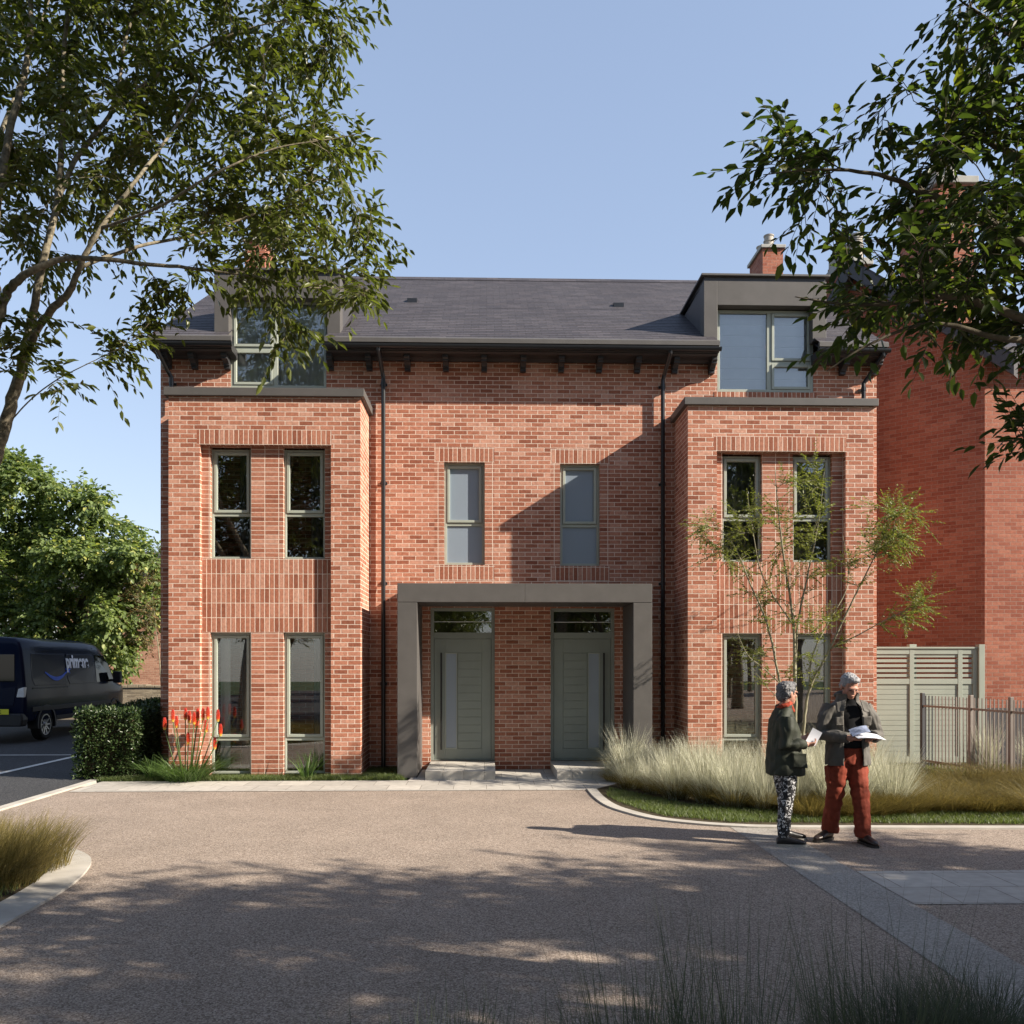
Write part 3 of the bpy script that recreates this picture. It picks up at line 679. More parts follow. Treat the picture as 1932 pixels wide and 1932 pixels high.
rf2 = MB().add([(8.2, 14.75, 6.95), (16.3, 14.75, 6.95), (16.3, 20, 9.6), (8.9, 20, 9.6)], [(0, 1, 2, 3)]).add([(8.9, 20, 9.6), (16.3, 20, 9.6), (16.3, 26, 6.95), (7, 26, 6.95)], [(0, 1, 2, 3)]).box(8.3, 16.3, 14.72, 14.78, 6.82, 6.96)
obj('roof', rf2, M['slate'], N)
# its chimneys
def nchim(x0, x1, y0, y1, z0, z1, pots):
    c = obj('chimney', MB().box(x0, x1, y0, y1, z0, z1), M['brick_red'], N)
    obj('chimney_cap', MB().box(x0-.06, x1+.06, y0-.06, y1+.06, z1, z1+.13), M['concrete'], c, bev=.01)
    for cx, cy in pots:
        r = .13; z = z1+.13
        obj('chimney_pot', MB().lathe(cx, cy, [(r+.02, z), (r+.02, z+.03), (r, z+.06), (r*.97, z+.28), (r+.012, z+.285), (r+.012, z+.31), (r*.95, z+.32), (r*.94, z+.5), (r+.01, z+.51), (r+.01, z+.54), (r*.8, z+.54), (r*.8, z+.4)]), M['pot'], c)
Y2 = 17.2
x0, x1 = PX(1590, Y2), PX(1640, Y2)
nchim(x0, x1, Y2, Y2+1.5, 6.9, PZ(500, Y2, x0), [(x1-.17, Y2+.2), (x1-.2, Y2+.7), (x1-.2, Y2+1.2)])
Y3 = 17.0
nchim(PX(1770, Y3), PX(1838, Y3), Y3, Y3+1.6, 6.9, PZ(345, Y3, 8), [(PX(1804, Y3), Y3+.25), (PX(1804, Y3), Y3+.8), (PX(1804, Y3), Y3+1.3)])

# ------------------------------------------------------------------ side gate and railings
GY = 14.75; gx0, gx1 = BX2+.0, PX(1853, GY); gzt = PZ(1224, GY, 7)
K = thing('garden_gate', 'sage green slatted timber gate panel between the houses', 'gate', ((gx0+gx1)/2, GY, 0))
gf = MB(); st_ = .075
mx = [gx0+.03, PX(1719, GY)-st_/2, PX(1810, GY)-st_/2, gx1-.17]
zb0, zm = .06, PZ(1284, GY, 7)
rails = [(gzt-.09, gzt), (zm-.06, zm+.03), (zb0, zb0+.1)]
for x in mx: gf.box(x, x+st_, GY-.03, GY+.03, zb0, gzt)
for a, b in rails: gf.box(mx[0]+.002, mx[-1]+st_-.002, GY-.027, GY+.027, a, b)
obj('gate_frame', gf, M['gatep'], K, bev=.003)
for i in range(3):
    a, b = mx[i]+st_, mx[i+1]; s = MB(); z = zb0+.1; hgt = (zm-.06-z)/14
    for j in range(14): s.box(a, b, GY-.012, GY+.012, z+j*hgt+.003, z+(j+1)*hgt-.003)
    s.box(a, b, GY-.004, GY+.008, z, zm-.06)
    obj('board_panel', s, M['gatep'], K, bev=.002)
    s = MB(); z = zm+.03; top = gzt-.09; hh = (top-z)/5
    for j in range(5): s.box(a, b, GY-.012, GY+.012, z+j*hh+.028, z+(j+1)*hh-.004)
    obj('open_slats', s, M['gatep'], K, bev=.002)
obj('gate_cap', MB().box(gx0+.01, gx1-.08, GY-.045, GY+.045, gzt, gzt+.03), M['gatep'], K, bev=.004)
obj('post', MB().box(gx1-.09, gx1+.01, GY-.07, GY+.05, 0, gzt+.07), M['gatep'], K, bev=.004)
xp = PX(1719, GY+.12); obj('post', MB().box(xp-.06, xp+.06, GY+.05, GY+.15, 0, gzt+.075), M['gatep'], K, bev=.004)

rp = [Vector((PX(1740.5, 14.4), 14.4)), Vector((PX(1831.5, 13.4), 13.4)), Vector((PX(1907.5, 12.55), 12.55)), Vector((7.42, 11.75)), Vector((7.5, 10.9)), Vector((7.6, 10.0))]
F = thing('metal_railing', 'low metal railing of thin upright bars beside the gate', 'railing', (rp[0].x, rp[0].y, 0))
def turned(m_, p, d, hw, hd, z0, z1):
    d = Vector((d.x, d.y)).normalized(); q = Vector((-d.y, d.x)); vs = []
    for z in (z0, z1):
        for a, b in ((-1, -1), (1, -1), (1, 1), (-1, 1)): v = p+d*hw*a+q*hd*b; vs.append((v.x, v.y, z))
    m_.add(vs, [(3, 2, 1, 0), (4, 5, 6, 7), (0, 1, 5, 4), (1, 2, 6, 5), (2, 3, 7, 6), (3, 0, 4, 7)])
HR = 1.225
for i, p in enumerate(rp):
    d = (rp[min(i+1, 5)]-rp[max(i-1, 0)])
    m_ = MB(); turned(m_, p, d, .028, .028, 0, HR); obj('post', m_, M['raild'] if i == 0 else M['rail'], F, bev=.003)
for i in range(5):
    a, b = rp[i], rp[i+1]; d = b-a; m_ = MB()
    for z in (1.0, .12): turned(m_, (a+b)/2, d, d.length/2-.028, .010, z, z+.032)
    obj('rail', m_, M['rail'], F)
    n = 13 if i == 0 else 9
    for k in range(1, n+1):
        p = a+d*(k/(n+1)); m_ = MB(); turned(m_, p, d, .0075, .0075, .06, HR-.04); obj('bar', m_, M['raild'] if i == 0 and k < 4 else M['rail'], F)

# ------------------------------------------------------------------ stone wall and brick building behind
W = MB(); xa, xb = -22, PX(420, 28)
W.box(xa, xb, 28, 28.35, -.05, .96); 
sw = obj('garden_wall', W, M['stone']); sw['label'] = 'low rubble stone wall behind the van and hedge'; sw['category'] = 'wall'
cp = MB(); rnd = random.Random(3); x = xa
while x < xb:
    l = rnd.uniform(.18, .34); cp.box(x, x+l-.012, 27.96, 28.39, .96, 1.04+rnd.uniform(-.012, .015)); x += l
obj('wall_coping', cp, M['stone'], sw, bev=.01)
Q = thing('brick_outbuilding', 'pinkish brick building half hidden behind the shrubs at the left', 'building', (-12, 33, 0))
q = MB(); q.box(-15.5, PX(420, 33), 33, 38, 0, 4.3); obj('wall', q, M['brick_pink'], Q)
q = MB().prism([(32.6, 4.25), (35.5, 5.9), (38.4, 4.25), (38.4, 4.35), (35.5, 6.05), (32.6, 4.35)], 'x', -15.8, PX(430, 33)); obj('roof', q, M['slate'], Q, fix=True)
# ------------------------------------------------------------------ trees
def in_poly(x, y, P):
    r = False; n = len(P)
    for i in range(n):
        x1, y1 = P[i]; x2, y2 = P[(i+1) % n]
        if (y1 > y) != (y2 > y) and x < (x2-x1)*(y-y1)/(y2-y1)+x1: r = not r
    return r
def fr_scale(r): return r*.12
def grow(name, limbs, targets, mats, parent, seed=1, twig=.34, leafL=.085, leafW=.036, nt=6, lpt=9, droop=.5, rk=.006, lift=.25, minnode=0, twig_rad=.0022):
    """limbs: polylines (points, radii). targets: crown points reached by side branches that carry leafy twigs"""
    rs = np.random.RandomState(seed)
    nodes = []; tang = []; rad = []; wood = MB()
    for pts, rr in limbs:
        pts = [Vector(p) for p in pts]; fine = []; fr = []
        for i in range(len(pts)-1):
            p0, p1, p2, p3 = pts[max(i-1, 0)], pts[i], pts[i+1], pts[min(i+2, len(pts)-1)]
            for k in range(6):
                t = k/6
                q = .5*((2*p1)+(p2-p0)*t+(2*p0-5*p1+4*p2-p3)*t*t+(3*p1-p0-3*p2+p3)*t**3)
                fine.append(q+Vector(rs.normal(0, min(.006, fr_scale(rr[i])), 3))); fr.append(rr[i]*(1-t)+rr[i+1]*t)
        fine.append(pts[-1]); fr.append(rr[-1])
        wood.tube(fine, fr, 9)
        for i, p in enumerate(fine):
            if fr[i] > .1 and i < minnode: continue
            nodes.append(p); tang.append((fine[min(i+1, len(fine)-1)]-fine[max(i-1, 0)]).normalized()); rad.append(fr[i])
    T = np.array([tuple(t) for t in targets])
    NN = np.array([tuple(n) for n in nodes])
    d0 = np.array([np.min(np.linalg.norm(NN-t, axis=1)) for t in T]); order = np.argsort(d0)
    tw = []
    NNl = list(NN)
    for oi in order:
        t = T[oi]; A = np.array(NNl); dv_ = t-A; dd = np.linalg.norm(dv_, axis=1)
        tg = np.array(tang); cosn = (dv_*tg).sum(1)/np.maximum(dd, 1e-6)
        cost = dd*(1.35-.55*cosn); cost[dd < .12] += 5
        j = int(np.argmin(cost)); s = Vector(A[j]); e = Vector(t); L = (e-s).length
        tn = Vector(tang[j]); mid = s+tn*L*.35+(e-s)*.15+Vector((0, 0, lift*L*.2))+Vector(rs.normal(0, .04*L, 3))
        m = max(4, int(L/.12)); path = []
        for k in range(m+1):
            u = k/m; q = s*(1-u)**2+mid*(2*u*(1-u))+e*u*u; q += Vector(rs.normal(0, .008, 3))*(0 < k < m); path.append(q)
        r0 = min(rad[j]*.62, .004+rk*L*1.6)
        wood.tube(path, [r0*(1-k/m)+.0022*(k/m) for k in range(m+1)], 5, cap=False)
        for k in range(1, m+1):
            NNl.append(tuple(path[k])); tang.append(tuple((path[k]-path[k-1]).normalized())); rad.append(r0*(1-k/m)+.0022*(k/m))
        # leafy twigs on the outer part
        k0 = max(1, int(m*.45) if L > .5 else 0)
        for q in range(nt):
            kk = rs.randint(k0, m+1) if q else m
            base = path[kk]; d = (path[kk]-path[max(kk-1, 0)]).normalized()
            side = Vector(rs.normal(0, 1, 3)); side = (side-d*side.dot(d)).normalized(); side.z *= .55
            a = 0.15 if q == 0 else rs.uniform(.5, 1.1)
            dd_ = (d*math.cos(a)+side*math.sin(a)+Vector((0, 0, -.12*droop))).normalized()
            tw.append((tuple(base), tuple(dd_), twig*rs.uniform(.6, 1.25)))
    # twigs and their alternate leaves
    B = np.array([t[0] for t in tw]); D = np.array([t[1] for t in tw]); L = np.array([t[2] for t in tw])
    n = len(B); nx = nrm(np.cross(D, np.tile([0, 0, 1.], (n, 1)))+1e-4)
    P_, D_, N_, L_ = [], [], [], []
    for i in range(lpt):
        u = (i+1)/lpt
        pos = B+D*(L*u)[:, None]+np.array([0, 0, -1.])*(L*u*u*.22*droop)[:, None]
        sgn = 1 if i % 2 else -1
        if i == lpt-1: dirn = D+rs.normal(0, .15, (n, 3))
        else: dirn = D*.62+nx*sgn*.85+rs.normal(0, .28, (n, 3))
        dirn[:, 2] -= droop*rs.uniform(.3, 1.3, n)
        up = np.tile([0, 0, 1.], (n, 1))+rs.normal(0, .45, (n, 3))
        P_.append(pos); D_.append(dirn); N_.append(up); L_.append(leafL*rs.uniform(.6, 1.18, n))
    P_ = np.concatenate(P_); D_ = np.concatenate(D_); N_ = np.concatenate(N_); L_ = np.concatenate(L_)
    V, Qd = leaves(P_, D_, N_, L_, L_*(leafW/leafL))
    for b_, d_, l_ in tw:
        b_ = Vector(b_); d_ = Vector(d_); wood.tube([b_, b_+d_*l_*.5+Vector((0, 0, -.055*l_*droop)), b_+d_*l_+Vector((0, 0, -.2*l_*droop))], [twig_rad, twig_rad*.7, twig_rad*.35], 3, cap=False)
    obj('trunk', wood, mats[0], parent, smooth=True)
    npmesh('crown', V, Qd, mats[1], parent)
    return len(P_)
def targets_from(poly, dep, n, rs, box=None, dens=None):
    xs = [p[0] for p in poly]; ys = [p[1] for p in poly]; out = []
    while len(out) < n:
        x, y = rs.uniform(min(xs), max(xs)), rs.uniform(min(ys), max(ys))
        if not in_poly(x, y, poly): continue
        if dens and rs.rand() > dens(x, y): continue
        out.append(P3(x, y, dep(x, y, rs)))
    return out

rs = np.random.RandomState(5)
# ---- big tree at the left: multi-stemmed, crown reaching over the road and in front of the house
T1 = thing('broadleaf_tree', 'tall multi stemmed broadleaf tree at the left, its branches reaching across the left dormer', 'tree', (PX(-95, 8.6), 8.6, 0))
def pl_(pts, Y0, rads):
    o = []
    for i, p in enumerate(pts): o.append(P3(p[0], p[1], (p[2] if len(p) > 2 else Y0)))
    return (o, [q*.68 for q in rads])
limbs = [
 pl_([(-95, 1588), (-85, 1350), (-55, 1080), (-20, 900), (5, 815), (28, 740), (48, 665), (62, 600)], 8.6, [.20, .155, .12, .095, .085, .078, .07, .06]),
 pl_([(62, 600), (80, 500, 8.5), (110, 370, 8.6), (118, 230, 8.9), (122, 80, 9.0), (150, -120, 9.2)], 8.6, [.055, .05, .045, .038, .03, .015]),
 pl_([(28, 740), (60, 640, 8.4), (96, 585, 8.2), (132, 548, 8.1), (150, 505, 8.0), (190, 430, 8.0), (250, 350, 8.1), (330, 240, 8.4), (390, 140, 8.5)], 8.6, [.055, .052, .05, .045, .036, .03, .026, .018, .008]),
 pl_([(-50, 1050, 8.5), (-40, 760, 8.2), (0, 590, 8.1), (22, 540, 8.0), (60, 512, 7.9), (115, 490, 7.9), (185, 488, 7.9), (270, 497, 8.0), (370, 507, 8.1), (470, 520, 8.2), (560, 540, 8.3), (650, 545, 8.4)], 8.6, [.09, .075, .062, .055, .045, .036, .031, .026, .021, .016, .011, .005]),
 pl_([(-40, 760, 8.2), (-30, 560, 8.4), (-5, 380, 8.5), (22, 230, 8.6), (52, 110, 8.8), (60, -60, 8.9), (50, -260, 9)], 8.6, [.07, .065, .055, .048, .042, .03, .015]),
 pl_([(110, 370, 8.6), (150, 290, 8.8), (215, 200, 9.0), (240, 60, 9.2), (300, -60, 9.3)], 8.6, [.038, .034, .03, .02, .01]),
 pl_([(190, 430, 8.0), (300, 390, 7.8), (400, 330, 7.7), (520, 280, 7.8), (640, 260, 7.9), (690, 248, 7.9)], 8, [.022, .018, .014, .010, .006, .003]),
 pl_([(150, 505, 8.0), (260, 465, 8.3), (380, 440, 8.6), (500, 395, 8.7), (600, 340, 8.8), (660, 350, 8.8)], 8, [.026, .022, .018, .013, .008, .003]),
 pl_([(215, 200, 9.0), (330, 120, 9.0), (450, 60, 9.0), (580, 30, 9.0)], 9, [.024, .018, .012, .005]),
 pl_([(24, 790, 8.5), (60, 752, 8.3), (105, 718, 8.2), (150, 694, 8.1), (195, 672, 8.1), (240, 648, 8.05), (280, 612, 8.0)], 8.5, [.010, .009, .008, .0065, .005, .0035, .002]),
 pl_([(-50, 1050, 8.5), (-150, 800, 8.8), (-260, 560, 9.3), (-340, 300, 9.6), (-380, 60, 9.8)], 8.6, [.10, .085, .065, .045, .02]),
 pl_([(-20, 900, 8.6), (-60, 640, 9.4), (-40, 380, 10.2), (40, 150, 10.8), (120, -80, 11.2)], 8.6, [.08, .07, .05, .035, .015]),
]
crown = [(-60, -160), (690, -160), (668, 60), (622, 110), (630, 175), (590, 195), (655, 225), (690, 262), (662, 300), (660, 350), (690, 400), (735, 495), (742, 530), (660, 570), (610, 565), (560, 540), (520, 520), (430, 520), (300, 505), (270, 520), (240, 490), (170, 490), (160, 525), (115, 500), (85, 560), (60, 560), (20, 500), (-60, 560)]
def dens1(x, y):
    d = 1.0
    if 470 < x and y < 60: d = .8
    if x > 380 and 150 < y < 215: d = .35
    if x < 380 and y > 440: d = .45
    if x > 250 and y > 430: d = .45
    if 430 < x < 640 and y > 500: d = .22
    return d
tg = targets_from(crown, lambda x, y, r: 8.9+r.normal(0, .55)+(.3 if x < 300 else 0), 400, rs, dens=dens1)
tg += targets_from([(360, 440), (560, 440), (720, 470), (745, 540), (700, 565), (640, 570), (560, 560), (480, 550), (380, 530)], lambda x, y, r: 8.3+r.normal(0, .3), 16, rs)
tg += [P3(x, y, 8.15+rs.normal(0, .12)) for x, y in ((545, 600), (520, 575), (560, 620), (500, 560), (535, 640), (690, 560), (355, 545), (300, 550), (330, 540), (290, 540), (262, 625), (240, 640), (275, 612), (205, 668), (118, 735), (190, 690), (232, 660), (20, 640), (60, 660), (100, 700), (30, 600), (10, 700), (30, 655), (85, 600), (5, 640))]
off = [(-60, -500), (600, -420), (690, -160), (-60, -160), (-60, 560), (-200, 640), (-520, 560), (-700, 200), (-600, -200), (-300, -460)]
tg += targets_from(off, lambda x, y, r: 8.9+r.normal(0, 1.1), 300, rs)
tg = [t for t in tg if t.y > 5]
n1 = grow('t1', limbs, tg, (M['bark'], M['leaf']), T1, seed=3, twig=.34, leafL=.108, leafW=.046, nt=6, lpt=8, droop=.6)
print('leaves left tree', n1)
# ---- tree at the right: closer, darker
T2 = thing('broadleaf_tree', 'dark leaved tree hanging in from the top right corner of the view', 'tree', (PX(2330, 3.89), 3.92, 0))
limbs = [
 pl_([(2330, 1950), (2330, 1500), (2310, 1100), (2280, 850), (2230, 650), (2180, 450), (2120, 200), (2060, -100)], 3.92, [.16, .13, .11, .095, .08, .065, .045, .02]),
 pl_([(2280, 850), (2150, 720, 3.83), (2020, 640, 3.76), (1900, 590, 3.69), (1800, 560, 3.63), (1700, 570, 3.63), (1600, 575, 3.63), (1500, 560, 3.63)], 3.92, [.05, .042, .034, .026, .02, .014, .008, .003]),
 pl_([(2230, 650), (2080, 560, 3.83), (1940, 470, 3.76), (1850, 410, 3.76), (1760, 370, 3.76), (1660, 330, 3.76), (1540, 320, 3.76), (1440, 330, 3.76)], 3.92, [.05, .042, .032, .025, .019, .013, .007, .003]),
 pl_([(2180, 450), (2050, 360, 3.89), (1930, 300, 3.95), (1830, 250, 4.01), (1740, 200, 4.01)], 3.92, [.045, .034, .024, .014, .004]),
 pl_([(2120, 200), (2000, 120, 3.89), (1900, 60, 3.89), (1810, 0, 3.89)], 3.92, [.035, .026, .016, .004]),
 pl_([(2020, 640, 3.76), (1900, 640, 3.63), (1760, 610, 3.56), (1640, 650, 3.50), (1560, 700, 3.50)], 3.92, [.024, .018, .012, .007, .003]),
 pl_([(2330, 1150), (2150, 950, 3.83), (2020, 860, 3.83), (1920, 820, 3.83)], 3.92, [.03, .02, .012, .004]),
]
crown = [(2080, -60), (1800, -60), (1790, 20), (1840, 60), (1760, 120), (1790, 165), (1690, 175), (1700, 200), (1740, 260), (1700, 290), (1625, 190), (1600, 240), (1540, 250), (1440, 245), (1480, 290), (1365, 320), (1460, 335), (1500, 350), (1470, 395), (1560, 450), (1490, 510), (1560, 545), (1450, 548), (1530, 600), (1600, 610), (1570, 640), (1520, 700), (1620, 670), (1700, 630), (1720, 670), (1850, 660), (1940, 650), (2080, 680)]
def dens2(x, y):
    if x > 1800: return 1
    if x > 1700: return .7
    return .42
tg = targets_from(crown, lambda x, y, r: 3.9+r.normal(0, .26), 190, rs, dens=dens2)
tg += [P3(x+38, y, 3.9+.1*math.sin(x)) for x, y in ((1385, 322), (1410, 330), (1450, 262), (1470, 300), (1500, 340), (1520, 300), (1560, 270), (1480, 395), (1530, 430), (1630, 200), (1640, 240))]
tg += [P3(x, y, 3.9) for x, y in ((1915, 815), (1925, 800), (1935, 795), (1950, 830))]
tg += targets_from([(2080, -260), (1850, -200), (1800, -60), (2080, -60), (2080, 680), (2200, 820), (2500, 900), (2900, 500), (2900, -200)], lambda x, y, r: 3.9+r.normal(0, .3), 130, rs)
M['leaf_r'] = leafmat('leaf_dark', [(0, (.022, .036, .012)), (.6, (.034, .052, .015)), (.9, (.052, .072, .018)), (1, (.10, .11, .02))], (2.6, 2.8, 1.0), .36)
n2 = grow('t2', limbs, tg, (M['barkd'], M['leaf_r']), T2, seed=8, twig=.215, leafL=.071, leafW=.032, nt=5, lpt=7, droop=.5)
print('leaves right tree', n2)

# ---- generic leafy tree used beyond the frame (they throw the shade on the drive and stand in the window reflections)
def round_tree(name, label, cat, x, y, h, r, trunk_h, off=(0, 0), n=260, seed=1, leaf=.16, mat='leaf', group=None, squash=.8, nt=7, lpt=8, twig=.5, bark='bark'):
    t = thing(name, label, cat, (x, y, 0), group); r_ = np.random.RandomState(seed)
    ox, oy = off; c = Vector((x+ox, y+oy, h-r*squash)); bx_, by_ = x, y; limbs = [([(x, y, 0), (x+.05+ox*.15, y+oy*.15, trunk_h*.5), (x+ox*.4, y+oy*.4+.05, trunk_h), (x+ox, y+oy, c.z), (x+ox, y+oy, h-.3*r)], [r*.055, r*.045, r*.04, r*.028, .01])]
    for k in range(6):
        a = k*1.05+r_.rand(); e = r_.uniform(.2, .9); q = c+Vector((math.cos(a)*r*.75, math.sin(a)*r*.75, (e-.35)*r*.8))
        limbs.append(([(x+ox*.35, y+oy*.35, trunk_h*.9), tuple(Vector((x+ox*.4, y+oy*.4, trunk_h)).lerp(q, .45)+Vector((0, 0, .1*r))), tuple(q)], [r*.03, r*.018, .01]))
    tg = []
    while len(tg) < n:
        p = Vector(r_.uniform(-1, 1, 3))
        if not .35 < p.length < 1 or noise.noise(p*2.6+Vector((0, seed, 3))) < -.12: continue
        lump = .82+.28*noise.noise(p*2.3+Vector((seed, 0, 0)))
        tg.append(c+Vector((p.x*r*lump, p.y*r*lump, p.z*r*squash*lump)))
    grow(name, limbs, tg, (M[bark], M[mat]), t, seed=seed, twig=twig, leafL=leaf, leafW=leaf*.5, nt=nt, lpt=lpt, droop=.4, rk=.008)
    return t
def copy_tree(src, loc, label, rot=0, sc=1):
    r = src.copy(); COL.objects.link(r); r.location = loc; r.rotation_euler.z = rot; r.scale = (sc,)*3; r['label'] = label
    for ch in list(src.children):
        c = ch.copy(); COL.objects.link(c); c.parent = r; c.matrix_parent_inverse = ch.matrix_parent_inverse.copy()
    return r
# background tree at the left behind the van
BG = thing('background_tree', 'large bushy green tree with yellowing leaves behind the dark van', 'tree', (-14.0, 31, 0))
rb = np.random.RandomState(11)
crown = [(-60, 860), (10, 850), (60, 880), (110, 905), (150, 890), (185, 930), (235, 950), (262, 1000), (300, 1050), (330, 1120), (320, 1200), (300, 1190), (270, 1170), (255, 1230), (235, 1285), (200, 1230), (120, 1230), (60, 1220), (-60, 1230)]
tg = []
for _ in range(2000):
    x, y = rb.uniform(-60, 340), rb.uniform(845, 1300)
    if not in_poly(x, y, crown) or len(tg) > 640: continue
    # front surface of lumps
    k = noise.noise(Vector((x*.012, y*.012, 0)))
    tg.append(P3(x, y, 30+k*2.5+rb.normal(0, .5)))
tg += targets_from([(-60, 860), (-60, 1240), (-400, 1240), (-480, 1000), (-300, 800)], lambda x, y, r: 31+r.normal(0, 1.0), 110, rb)
def q3(x, y, Y): return P3(x, y, Y)
limbs = [([(-14, 31.0, 0), (-14, 31.0, 1.6), (-13.8, 31.0, 3.2), (-13.5, 31.2, 5.0), (-13.5, 31.2, 7)], [.28, .24, .2, .12, .04]),
         ([(-13.8, 31.0, 3.0), (-12, 31.0, 3.6), (-10.8, 30.8, 3.8)], [.12, .08, .03]), ([(-14, 31.0, 1.8), (-12.4, 30.8, 2.2), (-11.3, 30.6, 2.4)], [.10, .06, .02]), ([(-13.9, 31.0, 2.8), (-15.6, 31.0, 4.2), (-17, 31.0, 5.2)], [.13, .08, .03])]
M['leaf_bgm'] = M['leaf_bg']
grow('bg', limbs, tg, (M['barkd'], M['leaf_bg']), BG, seed=5, twig=.5, leafL=.155, leafW=.125, nt=8, lpt=9, droop=.7)
# shrub with bare stems against the outbuilding
SH = thing('shrub', 'twiggy half bare shrub above the low stone wall', 'shrub', (-9.9, 29.4, 0))
limbs = []
for k in range(9):
    a = rb.uniform(-.35, .35); bx_ = -10.4+k*.16
    limbs.append(([(bx_, 29.3+rb.uniform(-.2, .2), .3), (bx_+a*.5, 29.3, 1.6), (bx_+a, 29.2+rb.uniform(-.3, .3), 2.7+rb.rand()*.9)], [.03, .02, .006]))
tg = targets_from([(225, 1060), (303, 1060), (303, 1230), (285, 1240), (260, 1180), (235, 1150)], lambda x, y, r: 29.2+r.normal(0, .4), 70, rb)
M['leaf_rust'] = leafmat('leaf_rusty', [(0, (.10, .05, .03)), (.5, (.10, .11, .03)), (1, (.20, .12, .05))], (1.5, 1.3, 1), .3)
grow('shrub', limbs, tg, (M['barkt'], M['leaf_rust']), SH, seed=6, twig=.4, leafL=.10, leafW=.06, nt=4, lpt=6, droop=.4, twig_rad=.004)
# ---- slender multi-stemmed young tree before the right bay
T3 = thing('young_tree', 'slender young multi stemmed tree with fine lime green leaves in front of the right bay', 'tree', (PX(1503, 11.7), 11.7, 0))
def yl(pts, r): return ([P3(x, y, Y) for x, y, Y in pts], r)
b0 = (1502, 1510, 11.7)
limbs = [yl([b0, (1500, 1400, 11.7), (1500, 1290, 11.7), (1497, 1180, 11.7), (1480, 1060, 11.65), (1468, 960, 11.6), (1462, 880, 11.6)], [.03, .026, .022, .018, .013, .008, .003]),
 yl([(1506, 1500, 11.7), (1516, 1380, 11.7), (1528, 1300, 11.7), (1565, 1225, 11.65), (1610, 1130, 11.6), (1650, 1050, 11.5), (1680, 985, 11.45)], [.024, .02, .017, .014, .011, .007, .003]),
 yl([(1498, 1500, 11.7), (1490, 1390, 11.7), (1472, 1290, 11.65), (1448, 1180, 11.6), (1415, 1100, 11.5), (1385, 1030, 11.5), (1345, 985, 11.5)], [.024, .02, .017, .014, .010, .006, .003]),
 yl([(1500, 1290, 11.7), (1505, 1180, 11.8), (1525, 1080, 11.9), (1545, 980, 11.9), (1555, 890, 11.9)], [.016, .014, .011, .007, .003]),
 yl([(1528, 1300, 11.7), (1532, 1240, 11.8), (1560, 1180, 11.9), (1600, 1100, 12.0), (1590, 1010, 12.0)], [.012, .010, .008, .006, .003]),
 yl([(1565, 1225, 11.65), (1625, 1195, 11.5), (1680, 1165, 11.4), (1740, 1140, 11.3)], [.010, .007, .005, .002]),
 yl([(1472, 1290, 11.65), (1440, 1260, 11.5), (1410, 1235, 11.4), (1390, 1190, 11.4)], [.008, .006, .004, .002]),
 yl([(1497, 1180, 11.7), (1440, 1090, 11.5), (1420, 1000, 11.4), (1410, 930, 11.4)], [.011, .008, .005, .002]),
 yl([(1500, 1340, 11.7), (1450, 1300, 11.5), (1420, 1260, 11.4)], [.008, .005, .002]),
]
rt = np.random.RandomState(21)
tg = targets_from([(1450, 860), (1480, 855), (1500, 890), (1555, 860), (1575, 880), (1570, 990), (1600, 960), (1650, 950), (1690, 935), (1735, 975), (1700, 1030), (1650, 1060), (1610, 1130), (1570, 1250), (1520, 1300), (1470, 1300), (1385, 1290), (1400, 1240), (1350, 1180), (1330, 1130), (1380, 1080), (1315, 1060), (1320, 980), (1370, 990), (1400, 920), (1440, 930)], lambda x, y, r: 11.7+r.normal(0, .35), 84, rt)
tg += targets_from([(1640, 1190), (1700, 1130), (1760, 1110), (1765, 1135), (1700, 1195), (1690, 1165), (1640, 1200)], lambda x, y, r: 11.4+r.normal(0, .15), 12, rt)
tg += targets_from([(1660, 960), (1700, 930), (1740, 980), (1690, 1050), (1650, 1060)], lambda x, y, r: 11.4+r.normal(0, .2), 22, rt)
grow('young', limbs, tg, (M['barkt'], M['leaf_lime']), T3, seed=22, twig=.30, leafL=.042, leafW=.019, nt=8, lpt=17, droop=.25, rk=.003, twig_rad=.0018)

# ---- clipped hedges
def hedge(label, x0, x1, y0, y1, z1, n, seed):
    t = thing('hedge', label, 'hedge', ((x0+x1)/2, (y0+y1)/2, 0)); r = np.random.RandomState(seed)
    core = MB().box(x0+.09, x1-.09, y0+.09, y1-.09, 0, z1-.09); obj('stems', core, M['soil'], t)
    P, D = [], []
    areas = [((x1-x0)*z1, 0), ((y1-y0)*z1, 1), ((y1-y0)*z1, 2), ((x1-x0)*(y1-y0), 3), ((x1-x0)*z1, 4)]; tot = sum(a for a, _ in areas)
    for a, k in areas:
        m = int(n*a/tot); u, v = r.rand(m), r.rand(m); dp = r.uniform(-.03, .11, m)
        dp += .03*np.sin(u*17)*np.cos(v*13)
        if k == 0: p = np.stack([x0+u*(x1-x0), y0+dp, v*z1], 1); d = [0, -1, .2]
        elif k == 4: p = np.stack([x0+u*(x1-x0), y1-dp, v*z1], 1); d = [0, 1, .2]
        elif k == 1: p = np.stack([x0+dp, y0+u*(y1-y0), v*z1], 1); d = [-1, 0, .2]
        elif k == 2: p = np.stack([x1-dp, y0+u*(y1-y0), v*z1], 1); d = [1, 0, .2]
        else: p = np.stack([x0+u*(x1-x0), y0+v*(y1-y0), z1-dp], 1); d = [0, 0, 1]
        P.append(p); D.append(np.tile(d, (m, 1))+r.normal(0, .65, (m, 3)))
    P = np.concatenate(P); D = np.concatenate(D); Nn = nrm(r.normal(0, 1, P.shape)+np.array([0, 0, .6]))
    L = r.uniform(.035, .062, len(P)); V, Qd = leaves(P, D, Nn, L, L*.5); npmesh('foliage', V, Qd, M['leaf_hedge'], t)
